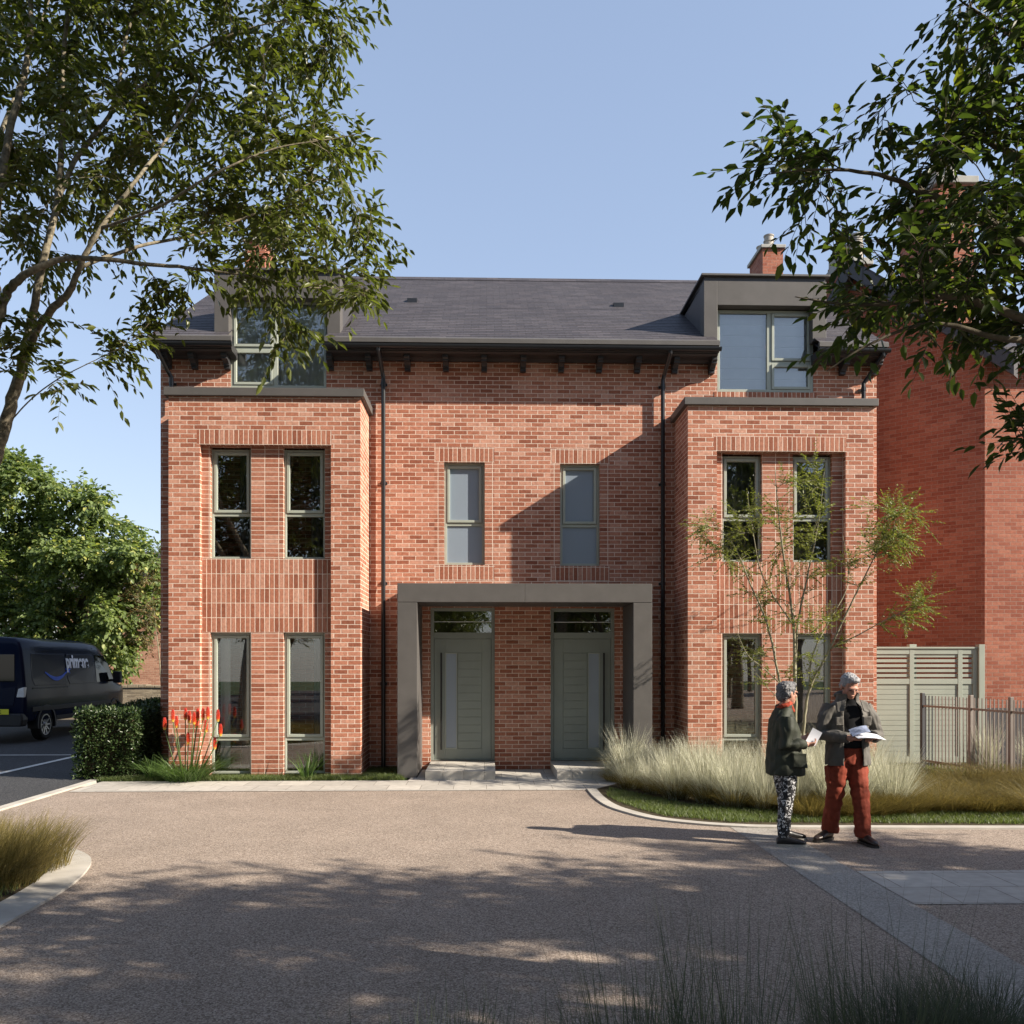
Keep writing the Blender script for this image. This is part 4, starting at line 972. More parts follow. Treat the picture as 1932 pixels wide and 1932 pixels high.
hedge('clipped evergreen hedge block lit by the sun beside the kerb', G(150, 1467)[0], PX(258, 13.5), 13.45, 14.5, 1.0, 15000, 31)
hedge('dark clipped hedge in shade against the left house wall', PX(255, 14.9), BX1-.03, 14.6, 17.5, 1.07, 16000, 32)

# ------------------------------------------------------------------ grasses
def blades(r, n, rad, h, lean, curl, w, seg=3, hvar=.35, out=1.0, spread=.35):
    """clump of n curved blades -> verts, quads, centred on the origin"""
    a = r.uniform(0, 2*np.pi, n); rr = rad*np.sqrt(r.rand(n))*spread
    base = np.stack([rr*np.cos(a), rr*np.sin(a), np.zeros(n)], 1)
    a2 = a+r.normal(0, .5, n); d = np.stack([np.cos(a2), np.sin(a2), np.zeros(n)], 1)
    H_ = h*(1-hvar*r.rand(n)); ln = lean*np.abs(r.normal(.6, .45, n))*out; cu = curl*r.uniform(.3, 1.2, n)
    side = np.stack([-np.sin(a2), np.cos(a2), np.zeros(n)], 1); tw = r.normal(0, .9, n)[:, None]; side = nrm(side+d*tw)
    V = []
    for i in range(seg+1):
        u = i/seg
        c = base+d*((ln*u+cu*u*u)*H_)[:, None]; c[:, 2] += H_*(u-.35*cu*u*u)
        ww = w*(1-u**1.5)*.5+w*.04; V += [c-side*ww, c+side*ww]
    V = np.stack(V, 1); m = 2*(seg+1); b = (np.arange(n)*m)[:, None]
    Qd = np.concatenate([b+np.array([[2*i, 2*i+1, 2*i+3, 2*i+2]]) for i in range(seg)], 1).reshape(-1, 4)
    return V.reshape(-1, 3), Qd
def merge(parts):
    V, Q_ = [], []; o = 0
    for v, q in parts: V.append(v); Q_.append(q+o); o += len(v)
    return np.concatenate(V), np.concatenate(Q_)
rg = np.random.RandomState(41)
# lawn slivers: nobody could count these blades
def lawn(name, label, pts, n, hh=.05, seed=1, mat='turfblade'):
    r = np.random.RandomState(seed); xs = [p[0] for p in pts]; ys = [p[1] for p in pts]; P = []
    while len(P) < n:
        x, y = r.uniform(min(xs), max(xs), n*2), r.uniform(min(ys), max(ys), n*2)
        P += [(a, b) for a, b in zip(x, y) if in_poly(a, b, pts)]
    P = np.array(P[:n]); V, Qd = blades(r, n, 0, hh, .5, .5, .006, 2); V = V.reshape(n, -1, 3); V[:, :, 0] += P[:, :1]; V[:, :, 1] += P[:, 1:2]; V[:, :, 2] += .01
    o = npmesh(name, V.reshape(-1, 3), Qd, M[mat]); o['kind'] = 'stuff'; o['label'] = label; o['category'] = 'grass'; return o
obj('lawn_soil', MB().quad((G(190, 1471)[0], 13.1, .006), (PX(768, 13.3), 13.1, .006), (PX(768, 13.3), YW, .006), (G(190, 1471)[0], YW, .006)), M['turf'], kind='structure')
lawn('lawn_grass', 'narrow strip of short grass at the foot of the left bay', [(G(190, 1471)[0], 13.1), (PX(765, 13.2), 13.1), (PX(752, 13.4), 13.42), (PX(745, 14), 14.4), (PX(684, 13.4), 14.4), (PX(684, 13.4), 13.46), (-5.0, 13.46)], 16000, .085, 1)
inner = [G(1146, 1505), G(1172, 1518), G(1212, 1531), G(1255, 1542), G(1380, 1554), G(1932, 1557.5), (7.5, 9.42), (7.5, 9.95), G(1700, 1535), G(1500, 1535), G(1300, 1522), G(1150, 1490)]
lawn('lawn_grass', 'fringe of short grass between the curved kerb and the feathery clumps', inner, 22000, .062, 2)
lawn('lawn_grass', 'short grass around the brown grass mound at the lower left', [(-5.5, 8.7), (-4.4, 8.55), (-3.75, 7.9), (-3.5, 7.2), (-3.45, 5.0), (-4.6, 5.0), (-5.5, 6.5)], 9000, .07, 3)
lawn('lawn_grass', 'patch of grass at the foot of the low railing', [(6.4, 12.2), (8.6, 12.2), (8.6, 14.9), (6.4, 14.7)], 5000, .06, 4)

def clump_proto(kind, seed):
    r = np.random.RandomState(seed)
    if kind == 'feather':
        V, Qd = merge([blades(r, 520, .30, .52, .38, .42, .0042, 4, spread=.5), blades(r, 420, .26, .80, .20, .26, .0056, 4, .5, spread=.45)])
        return V, Qd, 'feather'
    if kind == 'under':
        V, Qd = blades(r, 650, .34, .36, .85, .9, .0040, 4, spread=.45); return V, Qd, 'sedge'
    if kind == 'sedge':
        V, Qd = blades(r, 1100, .45, .40, 1.0, 1.0, .0042, 4, spread=.6); return V, Qd, 'sedge'
def make_clump(kind, seed):
    V, Qd, mt = clump_proto(kind, seed); parts = None
    return V, Qd, mt
def place(name, label, cat, group, protos, spots):
    first = {}
    for i, (x, y, s, k) in enumerate(spots):
        if k not in first:
            t = thing(name, label, cat, (0, 0, 0), group)
            for pn, (V, Qd, mt) in protos[k]: npmesh(pn, V, Qd, M[mt], t)
            first[k] = t; o = t
        else:
            src = first[k]; o = src.copy(); COL.objects.link(o)
            for ch in list(src.children): c = ch.copy(); COL.objects.link(c); c.parent = o
        o.location = (x, y, .012); o.rotation_euler.z = i*2.1; o.scale = (s, s, s*(.9+.2*((i*37) % 10)/10))
fp = {k: [('seed_heads', make_clump('feather', 50+k)), ('leaves', make_clump('under', 60+k))] for k in range(3)}
spots = []
r = np.random.RandomState(9)
row = [(1165, 1475), (1195, 1492), (1235, 1500), (1280, 1510), (1330, 1520), (1385, 1522), (1440, 1528), (1500, 1528), (1560, 1530), (1620, 1530), (1680, 1526),
       (1185, 1470), (1225, 1478), (1270, 1488), (1320, 1495), (1370, 1500), (1425, 1505), (1480, 1508), (1540, 1508), (1600, 1508), (1655, 1505),
       (1250, 1472), (1300, 1476), (1350, 1480), (1410, 1484), (1465, 1486), (1520, 1487), (1580, 1486), (1640, 1485), (1700, 1500)]
for i, (px_, py_) in enumerate(row):
    x, y = G(px_+r.uniform(-9, 9), py_+r.uniform(-4, 4)); spots.append((x, min(y, 13.0), r.uniform(.74, 1.15)*(.62 if px_ < 1180 else 1), i % 3))
place('feather_grass_clump', 'pale feathery ornamental grass clump in the bed before the right bay', 'grass clump', 'feathery grass clumps massed in the right hand bed', fp, spots)
sp = {k: [('leaves', make_clump('sedge', 70+k))] for k in range(2)}
spots = []
for i, (px_, py_) in enumerate([(1730, 1530), (1790, 1530), (1850, 1533), (1915, 1532), (1980, 1534), (1745, 1508), (1810, 1508), (1870, 1510), (1940, 1508), (2010, 1510), (1770, 1490), (1835, 1490), (1900, 1490), (1965, 1490), (1700, 1535), (1650, 1538), (1600, 1540), (1540, 1540), (1640, 1530), (1570, 1532)]):
    x, y = G(px_+r.uniform(-8, 8), py_); spots.append((x, y, r.uniform(.9, 1.15)*(.8 if px_ < 1710 else 1), i % 2))
place('brown_grass_clump', 'low tufted brown green grass mound in the bed below the railing', 'grass clump', 'brown tufted grass mounds in the right hand bed', sp, spots)
# single clumps
def clump(name, label, x, y, z, parts, cat='grass clump'):
    t = thing(name, label, cat, (x, y, z))
    for pn, (V, Qd), mt in parts: npmesh(pn, V+np.array([x, y, z]), Qd, M[mt], t)
    return t
r = np.random.RandomState(77)
gx, gy = -4.02, 7.1
clump('grass_mound', 'rounded olive brown grass mound inside the kerb at the left edge', gx, gy, .01, [('leaves', merge([(lambda v, q, o: (v+np.array(o), q))(*blades(r, 2200, .5, .50, .22, .6, .0045, 5, spread=1.0), (ox, oy, 0)) for ox, oy in ((0, 0), (-.38, .25), (-.42, -.3), (.05, .4))]+[(lambda v, q: (v+np.array((.16, -.12, 0)), q))(*blades(r, 1300, .5, .42, .30, 1.2, .0045, 5, spread=.8))]), 'sedge')])
clump('grass_mound', 'smaller grass tuft behind the olive mound at the left edge', -4.9, 7.9, .01, [('leaves', blades(r, 1600, .5, .45, .25, .6, .0045, 5, spread=1.0), 'sedge')])
# foreground tall thin blades
fg = [(.62, 3.5, .75, 'leftmost'), (.95, 3.35, .9, ''), (1.50, 3.45, .85, ''), (.25, 3.2, .55, ''), (-.35, 3.3, .50, ''), (-.1, 3.6, .42, '')]
lab = ['tall thin grass tuft in shade at the lower centre', 'tallest dark grass tuft at the bottom of the picture', 'tall dark grass tuft right of the tallest one in the foreground', 'short dark tuft low in the foreground centre', 'sparse thin tuft at the lower left of the foreground grasses', 'small sparse tuft behind the foreground grasses']
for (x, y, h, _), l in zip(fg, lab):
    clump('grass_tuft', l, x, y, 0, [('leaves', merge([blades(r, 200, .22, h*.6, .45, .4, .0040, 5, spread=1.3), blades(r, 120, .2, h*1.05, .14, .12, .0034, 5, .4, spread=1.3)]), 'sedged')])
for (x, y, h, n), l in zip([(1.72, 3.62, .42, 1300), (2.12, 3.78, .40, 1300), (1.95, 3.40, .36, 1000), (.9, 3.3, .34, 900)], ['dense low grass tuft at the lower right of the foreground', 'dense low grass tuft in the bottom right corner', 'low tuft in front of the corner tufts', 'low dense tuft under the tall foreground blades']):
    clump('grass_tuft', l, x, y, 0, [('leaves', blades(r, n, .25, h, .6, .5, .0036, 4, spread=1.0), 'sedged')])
# strap leaved plants
def strap_plant(name, label, px_, Y, h, n, w=.02, lean=.5, curl=.8, seed=1, z0=.01):
    r = np.random.RandomState(seed); x = PX(px_, Y)
    return clump(name, label, x, Y, z0, [('leaves', blades(r, n, .10, h, lean, curl, w, 5, spread=.9), 'strap')], 'plant')
strap_plant('strap_leaf_plant', 'small strap leaved plant below the second window of the left bay', 577, 13.25, .48, 46, .022, .45, .4, 5)
strap_plant('strap_leaf_plant', 'dark strap leaved plant at the corner between hedge and left bay', 290, 13.25, .42, 34, .02, .5, .6, 6)
for i, (px_, Y, h) in enumerate([(1690, 12.6, .3), (1730, 12.3, .28), (1775, 12.6, .3), (1820, 12.2, .3), (1860, 12.5, .28)]):
    o = strap_plant('strap_leaf_plant', 'dark strap leaved tuft at the foot of the low railing', px_, Y, h, 40, .014, .7, .6, 10+i); o['group'] = 'strap leaved tufts below the railing'
clump('feather_plume', 'pale feathery grass plume growing through the railing', PX(1866, 13.3), 13.3, .01, [('leaves', merge([blades(r, 240, .2, .95, .16, .2, .006, 5, .4), blades(r, 200, .2, .5, .4, .5, .005, 4)]), 'feather')])
clump('feather_plume', 'pale grass plume cut by the right edge of the picture', PX(1945, 13.0), 13.0, .01, [('leaves', blades(r, 240, .2, .85, .2, .25, .006, 5, .4), 'feather')])
# red hot poker plant
pkx, pky = PX(352, 13.2), 13.2
PK = thing('red_hot_poker_plant', 'clump of red hot poker flowers at the left corner of the left bay', 'flowering plant', (pkx, pky, 0))
V, Qd = blades(r, 560, .28, .46, .8, 1.0, .011, 5, spread=1.0); npmesh('leaves', V+np.array([pkx, pky, .01]), Qd, M['strap'], PK)
m, nt, b = newmat('poker_flower'); g = nd(nt, 'ShaderNodeNewGeometry'); uvn = nd(nt, 'ShaderNodeTexCoord')
sx = nd(nt, 'ShaderNodeSeparateXYZ'); nt.links.new(uvn.outputs['Generated'], sx.inputs[0])
rr_ = ramp(nt, [(.0, (.62, .46, .07)), (.13, (.60, .30, .04)), (.26, (.58, .06, .018)), (1, (.42, .018, .010))]); nt.links.new(sx.outputs[2], rr_.inputs[0])
nt.links.new(rr_.outputs[0], b.inputs['Base Color']); b.inputs['Roughness'].default_value = .55; M['poker'] = m
for px_, py_ in [(310.5, 1365), (326, 1350), (333, 1362), (350, 1347), (357, 1352), (366, 1355), (371, 1363), (373, 1348), (383, 1347), (388.5, 1370), (392, 1345), (411, 1350), (416, 1377), (405, 1402), (355, 1393)]:
    top = P3(px_, py_-10, 13.2+r.uniform(-.12, .12)); b0_ = Vector((pkx+(top.x-pkx)*.35, pky, .05))
    hgt = .15; st0 = Vector((top.x, top.y, top.z-hgt))
    sm = MB().tube([b0_, b0_.lerp(st0, .5)+Vector(((st0.x-pkx)*.02, 0, .02)), st0], [.009, .008, .007], 6); s_ = obj('stalk', sm, M['strap'], PK, smooth=True)
    fl = MB(); n = 13
    for i in range(n):
        u = i/(n-1); rad_ = .026*math.sin(math.pi*min(1, .18+.72*u))**.7; z = st0.z+u*hgt
        for k in range(8):
            a = k*math.pi/4+i*.4; d = Vector((math.cos(a), math.sin(a), -.9+1.4*u)).normalized(); p = Vector((top.x, top.y, z))
            fl.tube([p+d*rad_*.3, p+d*rad_*.8, p+d*(rad_+.006)], [.007, .0085, .003], 4)
    obj('flower', fl, M['poker'], s_)
# ------------------------------------------------------------------ trees out of frame: shade on the drive, reflections in the glass, some added to block sky
S1 = round_tree('broadleaf_tree', 'broad leafy tree beyond the right edge whose shade dapples the drive', 'tree', 8.9, 1.7, 7.5, 2.9, 2.3, n=400, seed=13, leaf=.15, nt=7, lpt=8, twig=.5)
copy_tree(S1, (13.8, .4, 0), 'second leafy tree beyond the right edge, farther from the drive', 2.0, 1.05)
copy_tree(S1, (7.6, -2.6, 0), 'leafy tree standing to the right behind the viewer', 4.0, .95)
copy_tree(S1, (14.8, 4.0, 0), 'leafy tree outside the frame near the red brick house', 1.0, .72)
copy_tree(S1, (2.6, -1.6, 0), 'added unseen tree, its crown blocking the sky above the viewer', .7, 1.55)  # added above the frame to keep sky light off the near drive
copy_tree(S1, (-4.6, -2.2, 0), 'added unseen tall tree just behind the viewer, left of centre', 2.7, 1.45)  # added out of view, blocks sky fill from behind
copy_tree(S1, (9.5, -6.5, 0), 'added unseen large tree behind the viewer at the right', 1.9, 1.5)  # added out of view to deepen the foreground shade
round_tree('broadleaf_tree', 'added unseen leaning tree whose high crown keeps sky light off the drive', 'tree', 5.2, -1.0, 12.6, 4.4, 6.0, off=(-4.0, 4.2), n=420, seed=29, leaf=.17, squash=.6)  # invented canopy, crown offset to shut out sky above the foreground
copy_tree(S1, (12.6, 3.0, 0), 'leafy tree beyond the right edge near the paved strip', 3.6, 1.0)
copy_tree(S1, (-10.2, 3.4, 0), 'added unseen tall tree at the left that blocks sky light', 4.4, 1.45)  # added out of frame to block sky on the left
copy_tree(S1, (-8.5, -.5, 0), 'added unseen leafy tree to the left of the viewer, blocking sky', 5.1, .9)  # added out of frame to cut sky fill on the drive
for i_, x in enumerate(range(-26, 34, 6)):
    copy_tree(S1, (x, -23-(i_*37 % 5), 0), 'tree in the row behind the viewer, number %s from the left' % ['one', 'two', 'three', 'four', 'five', 'six', 'seven', 'eight', 'nine', 'ten'][i_], x*1.7, .85+.1*(i_ % 3))
for (x, y, s, l) in ((-9, -13, .85, 'tall tree across the road mirrored in the left bay windows'), (-2.5, -16, .8, 'tree across the road mirrored in the left fanlight'), (4.5, -14, .85, 'tree across the road mirrored in the right fanlight'), (-16, -15, .9, 'tree at the far left across the road'), (12, -17, .9, 'tree across the road mirrored in the right bay windows')):
    copy_tree(S1, (x, y, 0), l, x, s)
for x, y, a_, l in ((-19, 37, 1.1, 'dark tree behind the yellowing tree at the far left'), (-24.5, 39, 2.9, 'dark tree at the far left beyond the road'), (-13.5, 41, 5.2, 'dark tree far behind the stone wall'), (-4.4, 33, .8, 'added tree hidden behind the house, nearest the left corner'), (-2, 40, 2.1, 'added tree hidden behind the house near its middle'), (-6.6, 44, 3.3, 'added far tree hidden behind the left corner of the house'), (2, 46, 4.0, 'added far tree hidden behind the middle of the house')):
    copy_tree(S1, (x, y, 0), l, a_, 1.0)  # those behind the house are added to darken the van flank's reflection
# ------------------------------------------------------------------ dark van on the road, rear towards the viewer
def vpaint(name, col, rough, coat):
    m, nt, b = newmat(name); b.inputs['Base Color'].default_value = (*col, 1); b.inputs['Roughness'].default_value = rough
    b.inputs['Coat Weight'].default_value = coat; b.inputs['Coat Roughness'].default_value = .06; b.inputs['Specular IOR Level'].default_value = .08; b.inputs['Metallic'].default_value = 0
    n = nd(nt, 'ShaderNodeTexNoise'); n.inputs['Scale'].default_value = 3; bump(nt, b, n.outputs[0], .03, .01); return m
M['navy'] = vpaint('van_paint', (.006, .010, .028), .22, .10)
m, nt, b = newmat('van_glass'); M['vg'] = m; b.inputs['Base Color'].default_value = (.006, .007, .009, 1); b.inputs['Roughness'].default_value = .04; b.inputs['Specular IOR Level'].default_value = .5
M['vplastic'] = simple('van_plastic', (.012, .012, .014), .55, .4)
M['tyre'] = simple('tyre_rubber', (.012, .012, .012), .8, .2, 0, .1, 20)
M['alloy'] = simple('alloy_wheel', (.42, .42, .44), .3, .5, .9)
M['white_letter'] = simple('white_lettering', (.8, .82, .86), .5)
M['blue_mark'] = simple('blue_lettering', (.01, .10, .62), .5)
M['plate'] = simple('number_plate_yellow', (.62, .60, .03), .5)
M['redlens'] = simple('rear_lens', (.35, .04, .035), .2, .6)
M['lens'] = simple('clear_lens', (.55, .56, .58), .15, .6)
VX, VY = -10.83, 19.45                         # centreline, rear face
VN = thing('delivery_van', 'dark navy delivery van seen from the rear, parked on the road at the left', 'van', (VX, VY, 0))
HWm = 1.02
def section(y, H_, w=1.0, zb=.40, nose=0):
    pr = [(.86, zb), (.97, zb+.06), (1.0, .72), (1.0, .95), (.985, 1.12), (.975, 1.30), (.945, 1.65), (.905, 1.98), (.86, 2.16), (.76, 2.245), (.40, 2.285), (0, 2.29)]
    out = []
    for u, z in pr:
        if z > 1.12 and H_ < 2.29: z = 1.12*min(1, H_/1.30)+(z-1.12)*max(.02, (H_-1.12*min(1, H_/1.30)))/(2.29-1.12)
        elif z > .72: z = min(z, H_)
        out.append((u*HWm*w, z))
    ring = [(VX+x, y, z) for x, z in out]+[(VX-x, y, z) for x, z in out[::-1][1:]]
    return ring
sts = [(0.0, 2.20, .955), (.03, 2.26, .985), (.10, 2.29, 1), (1.0, 2.29, 1), (2.2, 2.29, 1), (3.2, 2.29, 1), (3.75, 2.26, 1), (4.0, 2.19, 1), (4.25, 2.02, 1), (4.55, 1.72, .995), (4.85, 1.40, .99), (5.0, 1.28, .98), (5.25, 1.20, .95), (5.42, 1.08, .90), (5.50, .90, .84), (5.52, .70, .80)]
body = MB().rings([section(VY+d, h, w) for d, h, w in sts])
vb = obj('body', body, M['navy'], VN, smooth=True, fix=True); e_ = vb.modifiers.new('bevel', 'BEVEL'); e_.width = .02; e_.segments = 2; e_.angle_limit = R(45)
SX = VX+HWm                                    # right hand flank
def flank(pts, off, th=.012):
    """flat panel following the flank: pts (y offset, z)"""
    def xo(z): return HWm*np.interp(z, [.4, .72, .95, 1.12, 1.30, 1.65, 1.98, 2.16, 2.24], [.96, 1.0, 1.0, .985, .975, .945, .905, .86, .78])
    n = len(pts); a = [(VX+xo(z)+off, VY+y, z) for y, z in pts]; b = [(x-th, y, z) for x, y, z in a]
    return MB().add(a+b, [tuple(range(n)), tuple(range(2*n-1, n-1, -1))]+[(i, i+n, (i+1) % n+n, (i+1) % n) for i in range(n)])
# pressed side panels, rails, glass
for (y0, y1) in ((.35, 1.95), (2.0, 3.45)):
    obj('side_panel', flank([(y0+.1, 1.22), (y1-.02, 1.22), (y1, 1.36), (y1, 1.65), (y1-.02, 1.92), (y0+.05, 1.92), (y0, 1.65), (y0, 1.36)], .008, .02), M['navy'], vb, fix=True, bev=.006)
obj('cab_window', flank([(3.56, 1.24), (4.62, 1.24), (4.55, 1.42), (4.30, 1.70), (4.08, 1.90), (3.56, 1.92), (3.56, 1.6)], .007, .012), M['vg'], vb, fix=True)
obj('rub_strip', flank([(.30, .66), (4.35, .66), (4.35, .76), (.30, .76)], .018, .03), M['vplastic'], vb, fix=True, bev=.006)
obj('rub_strip', flank([(1.45, .42), (3.60, .42), (3.60, .52), (1.45, .52)], .006, .03), M['vplastic'], vb, fix=True)
obj('slide_rail', flank([(.35, 1.145), (2.0, 1.145), (2.0, 1.175), (.35, 1.175)], .010, .02), M['vplastic'], vb, fix=True)
for yy in (2.0, 3.5): obj('door_gap', flank([(yy, .5), (yy+.012, .5), (yy+.012, 2.1), (yy, 2.1)], .005, .01), M['vplastic'], vb, fix=True)
# rear doors
rd = MB()
for s in (-1, 1): rd.add([(VX+s*x, VY-.012, z) for x, z in ((.03, 1.25), (.78, 1.25), (.74, 1.95), (.03, 1.98))], [(0, 1, 2, 3)])
obj('rear_glass', MB().box(VX+.07, VX+.80, VY-.016, VY, 1.32, 1.90), M['vg'], vb, bev=.03); obj('rear_glass', MB().box(VX-.80, VX-.07, VY-.016, VY, 1.32, 1.90), M['vg'], vb, bev=.03)
obj('door_seam', MB().box(VX-.006, VX+.006, VY-.008, VY, .6, 2.15), M['vplastic'], vb)
obj('door_pressing', MB().prism([(VX+.10, .80), (VX+.78, .80), (VX+.84, 1.20), (VX+.45, 1.16), (VX+.10, 1.20)], 'y', VY-.014, VY+.01), M['navy'], vb, fix=True, bev=.008)
bp = MB().prism([(VX-.98, .36), (VX+.98, .36), (VX+1.01, .50), (VX+.99, .64), (VX-.99, .64), (VX-1.01, .50)], 'y', VY-.09, VY+.16); obj('bumper', bp, M['vplastic'], VN, fix=True, bev=.03)
obj('tail_lamp', MB().prism([(VX+.84, .98), (VX+1.005, .98), (VX+1.0, 1.20), (VX+.88, 1.16)], 'y', VY-.012, VY+.16), M['lens'], VN, fix=True, bev=.01)
obj('tail_lamp', MB().prism([(VX-.84, .98), (VX-1.005, .98), (VX-1.0, 1.20), (VX-.88, 1.16)], 'y', VY-.012, VY+.16), M['lens'], VN, fix=True, bev=.01)
pl = obj('number_plate', MB().box(-10.62, -10.10, VY-.104, VY-.092, .62, .735), M['plate'], VN, bev=.004)
def text(s, name, mat, parent, size, loc, rot, ext=.002, sx=1.0, bold=0):
    cu = bpy.data.curves.new('letters', 'FONT'); cu.body = s; cu.size = size; cu.extrude = ext; cu.offset = bold
    tmp = bpy.data.objects.new('letters', cu); COL.objects.link(tmp); tmp.scale.x = sx
    dg = bpy.context.evaluated_depsgraph_get(); me = bpy.data.meshes.new_from_object(tmp.evaluated_get(dg))
    bpy.data.objects.remove(tmp); me.transform(Matrix.Diagonal((sx, 1, 1, 1))); me.transform(Matrix.Translation(loc) @ rot.to_4x4())
    me.materials.clear(); me.materials.append(mat)
    o = bpy.data.objects.new(name, me); COL.objects.link(o); o.parent = parent
    if parent.type == 'EMPTY': o.matrix_parent_inverse = parent.matrix_world.inverted()
    return o
RX = Matrix.Rotation(R(90), 3, 'X')
text('7 EDE', 'plate_characters', M['blackmetal'], pl, .10, (-10.55, VY-.106, .643), RX, .001, 1.15, .002)
RZX = Matrix.Rotation(R(90), 3, 'Z') @ Matrix.Rotation(R(90), 3, 'X')
RT = RZX
def fx(z): return VX+HWm*float(np.interp(z, [1.30, 1.65, 1.98], [.975, .945, .905]))
tilt = Matrix.Rotation(-math.atan2(fx(1.65)-fx(1.92), .27), 3, 'Y')
text('primene', 'lettering', M['white_letter'], VN, .44, (fx(1.64)+.030, VY+1.95, 1.61), tilt @ RT, .003, .80, .016)
# blue smile shaped swoosh with a small star burst at its right end
sw_ = MB(); pts = []
for i in range(17):
    u = i/16; y = .92+u*1.10; z = 1.56-.22*math.sin(math.pi*(.08+.84*u))**1.1+.03*u; h = .012+.075*math.sin(math.pi*min(1, u*.92+.05))
    pts.append((y, z, h))
vs = []
for y, z, h in pts:
    for dx in (.012, .020): vs += [(fx(z)+dx, VY+y, z-h/2), (fx(z)+dx, VY+y, z+h/2)]
sw_.add(vs, [f for i in range(16) for f in ((4*i+2, 4*i+6, 4*i+7, 4*i+3), (4*i+3, 4*i+7, 4*i+5, 4*i+1), (4*i, 4*i+4, 4*i+6, 4*i+2))])
sp_ = []
for k in range(10):
    rr2 = .13 if k % 2 == 0 else .045; a = math.pi*k/5+.3; sp_.append((2.03+rr2*math.cos(a)*1.3, 1.55+rr2*math.sin(a)*.8))
sw_.add([(fx(z)+.021, VY+y, z) for y, z in sp_], [tuple(range(10))])
obj('swoosh', sw_, M['blue_mark'], VN)
def wheel(y, side):
    x = VX+side*(HWm-.115); c = Vector((x, VY+y, .345)); n = 28
    ar = MB().rings([[(x+side*dx, c.y+r_*math.cos(2*math.pi*k/n), max(.28, .36+r_*math.sin(2*math.pi*k/n))) for k in range(n)] for dx, r_ in ((-.1, .43), (.1255, .43), (.1255, .38), (-.05, .38))], cap=False)
    obj('wheel_arch', ar, M['vplastic'], vb, fix=True)
    prof = [(-.10, .20), (-.10, .30), (-.085, .335), (-.05, .345), (.05, .345), (.085, .335), (.10, .30), (.10, .235), (.07, .225), (-.05, .22)]
    ty = MB().rings([[(x+side*dx, c.y+r_*math.cos(2*math.pi*k/n), c.z+r_*math.sin(2*math.pi*k/n)) for k in range(n)] for dx, r_ in prof], cap=False)
    t = obj('wheel', ty, M['tyre'], VN, smooth=True, fix=True)
    rm = MB().rings([[(x+side*dx, c.y+r_*math.cos(2*math.pi*k/n), c.z+r_*math.sin(2*math.pi*k/n)) for k in range(n)] for dx, r_ in ((.085, .235), (.098, .235), (.098, .212), (.03, .205), (.02, .05))], cap=False)
    for k in range(10):
        a = 2*math.pi*k/10; u = Vector((0, math.cos(a), math.sin(a))); q = Vector((0, -math.sin(a), math.cos(a)))
        p0, p1 = c+u*.03+Vector((side*.075, 0, 0)), c+u*.215+Vector((side*.088, 0, 0)); sx_ = Vector((side*.02, 0, 0))
        rm.add([p0-q*.022, p0+q*.022, p1+q*.014, p1-q*.014, p0-q*.022-sx_, p0+q*.022-sx_, p1+q*.014-sx_, p1-q*.014-sx_], [(0, 1, 2, 3), (7, 6, 5, 4), (0, 4, 5, 1), (1, 5, 6, 2), (2, 6, 7, 3), (3, 7, 4, 0)])
    rm.tube([c+Vector((side*.05, 0, 0)), c+Vector((side*.10, 0, 0))], .048, 16)
    obj('rim', rm, M['alloy'], t, fix=True)
for y in (.95, 4.65):
    for s in (1, -1): wheel(y, s)
mr = MB().box(SX+.05, SX+.25, VY+4.36, VY+4.50, 1.20, 1.50).box(SX-.10, SX+.05, VY+4.42, VY+4.47, 1.24, 1.30); obj('wing_mirror', mr, M['vplastic'], VN, bev=.025)
obj('front_bumper', MB().prism([(VX-.90, .36), (VX+.90, .36), (VX+.93, .6), (VX-.93, .6)], 'y', VY+5.3, VY+5.56), M['vplastic'], VN, fix=True, bev=.04)
# ------------------------------------------------------------------ people
def skinmat(name, col):
    m, nt, b = newmat(name); b.inputs['Base Color'].default_value = (*col, 1); b.inputs['Roughness'].default_value = .55
    b.inputs['Subsurface Weight'].default_value = .08; b.inputs['Subsurface Scale'].default_value = .01; return m
M['skin'] = skinmat('skin', (.40, .20, .14))
M['hair'] = simple('grey_hair', (.25, .25, .26), .6, .35, 0, .22, 60, .004, 90)
M['hair2'] = simple('salt_pepper_hair', (.11, .11, .115), .6, .35, 0, .45, 45, .004, 90)
M['jacketg'] = simple('grey_jacket', (.105, .098, .088), .75, .25, 0, .15, 9, .002, 60)
M['wax'] = simple('waxed_green_jacket', (.028, .032, .021), .68, .3, 0, .25, 8, .003, 45)
M['jumper'] = simple('black_jumper', (.010, .010, .011), .9, .1)
M['rust'] = simple('rust_trousers', (.20, .040, .022), .8, .2, 0, .15, 12, .003, 50)
M['shoe'] = simple('black_shoe', (.014, .012, .012), .4, .5)
M['shoeb'] = simple('brown_boot', (.030, .018, .014), .4, .5)
M['sole'] = simple('shoe_sole', (.30, .29, .27), .7)
M['paper'] = simple('paper', (.66, .67, .72), .7)
M['scarf'] = simple('rust_scarf', (.26, .04, .02), .8, .2, 0, .5, 45)
M['tan'] = simple('tan_bag', (.22, .11, .06), .6)
m, nt, b = newmat('squiggle_trousers'); tc = nd(nt, 'ShaderNodeTexCoord')
n = nd(nt, 'ShaderNodeTexNoise'); n.inputs['Scale'].default_value = 34; n.inputs['Detail'].default_value = .8; n.inputs['Distortion'].default_value = 1.2; nt.links.new(tc.outputs['Object'], n.inputs['Vector'])
r_ = ramp(nt, [(.0, (.010, .010, .012)), (.555, (.010, .010, .012)), (.575, (.55, .55, .56)), (.66, (.55, .55, .56)), (.68, (.01, .01, .012))]); nt.links.new(n.outputs[0], r_.inputs[0])
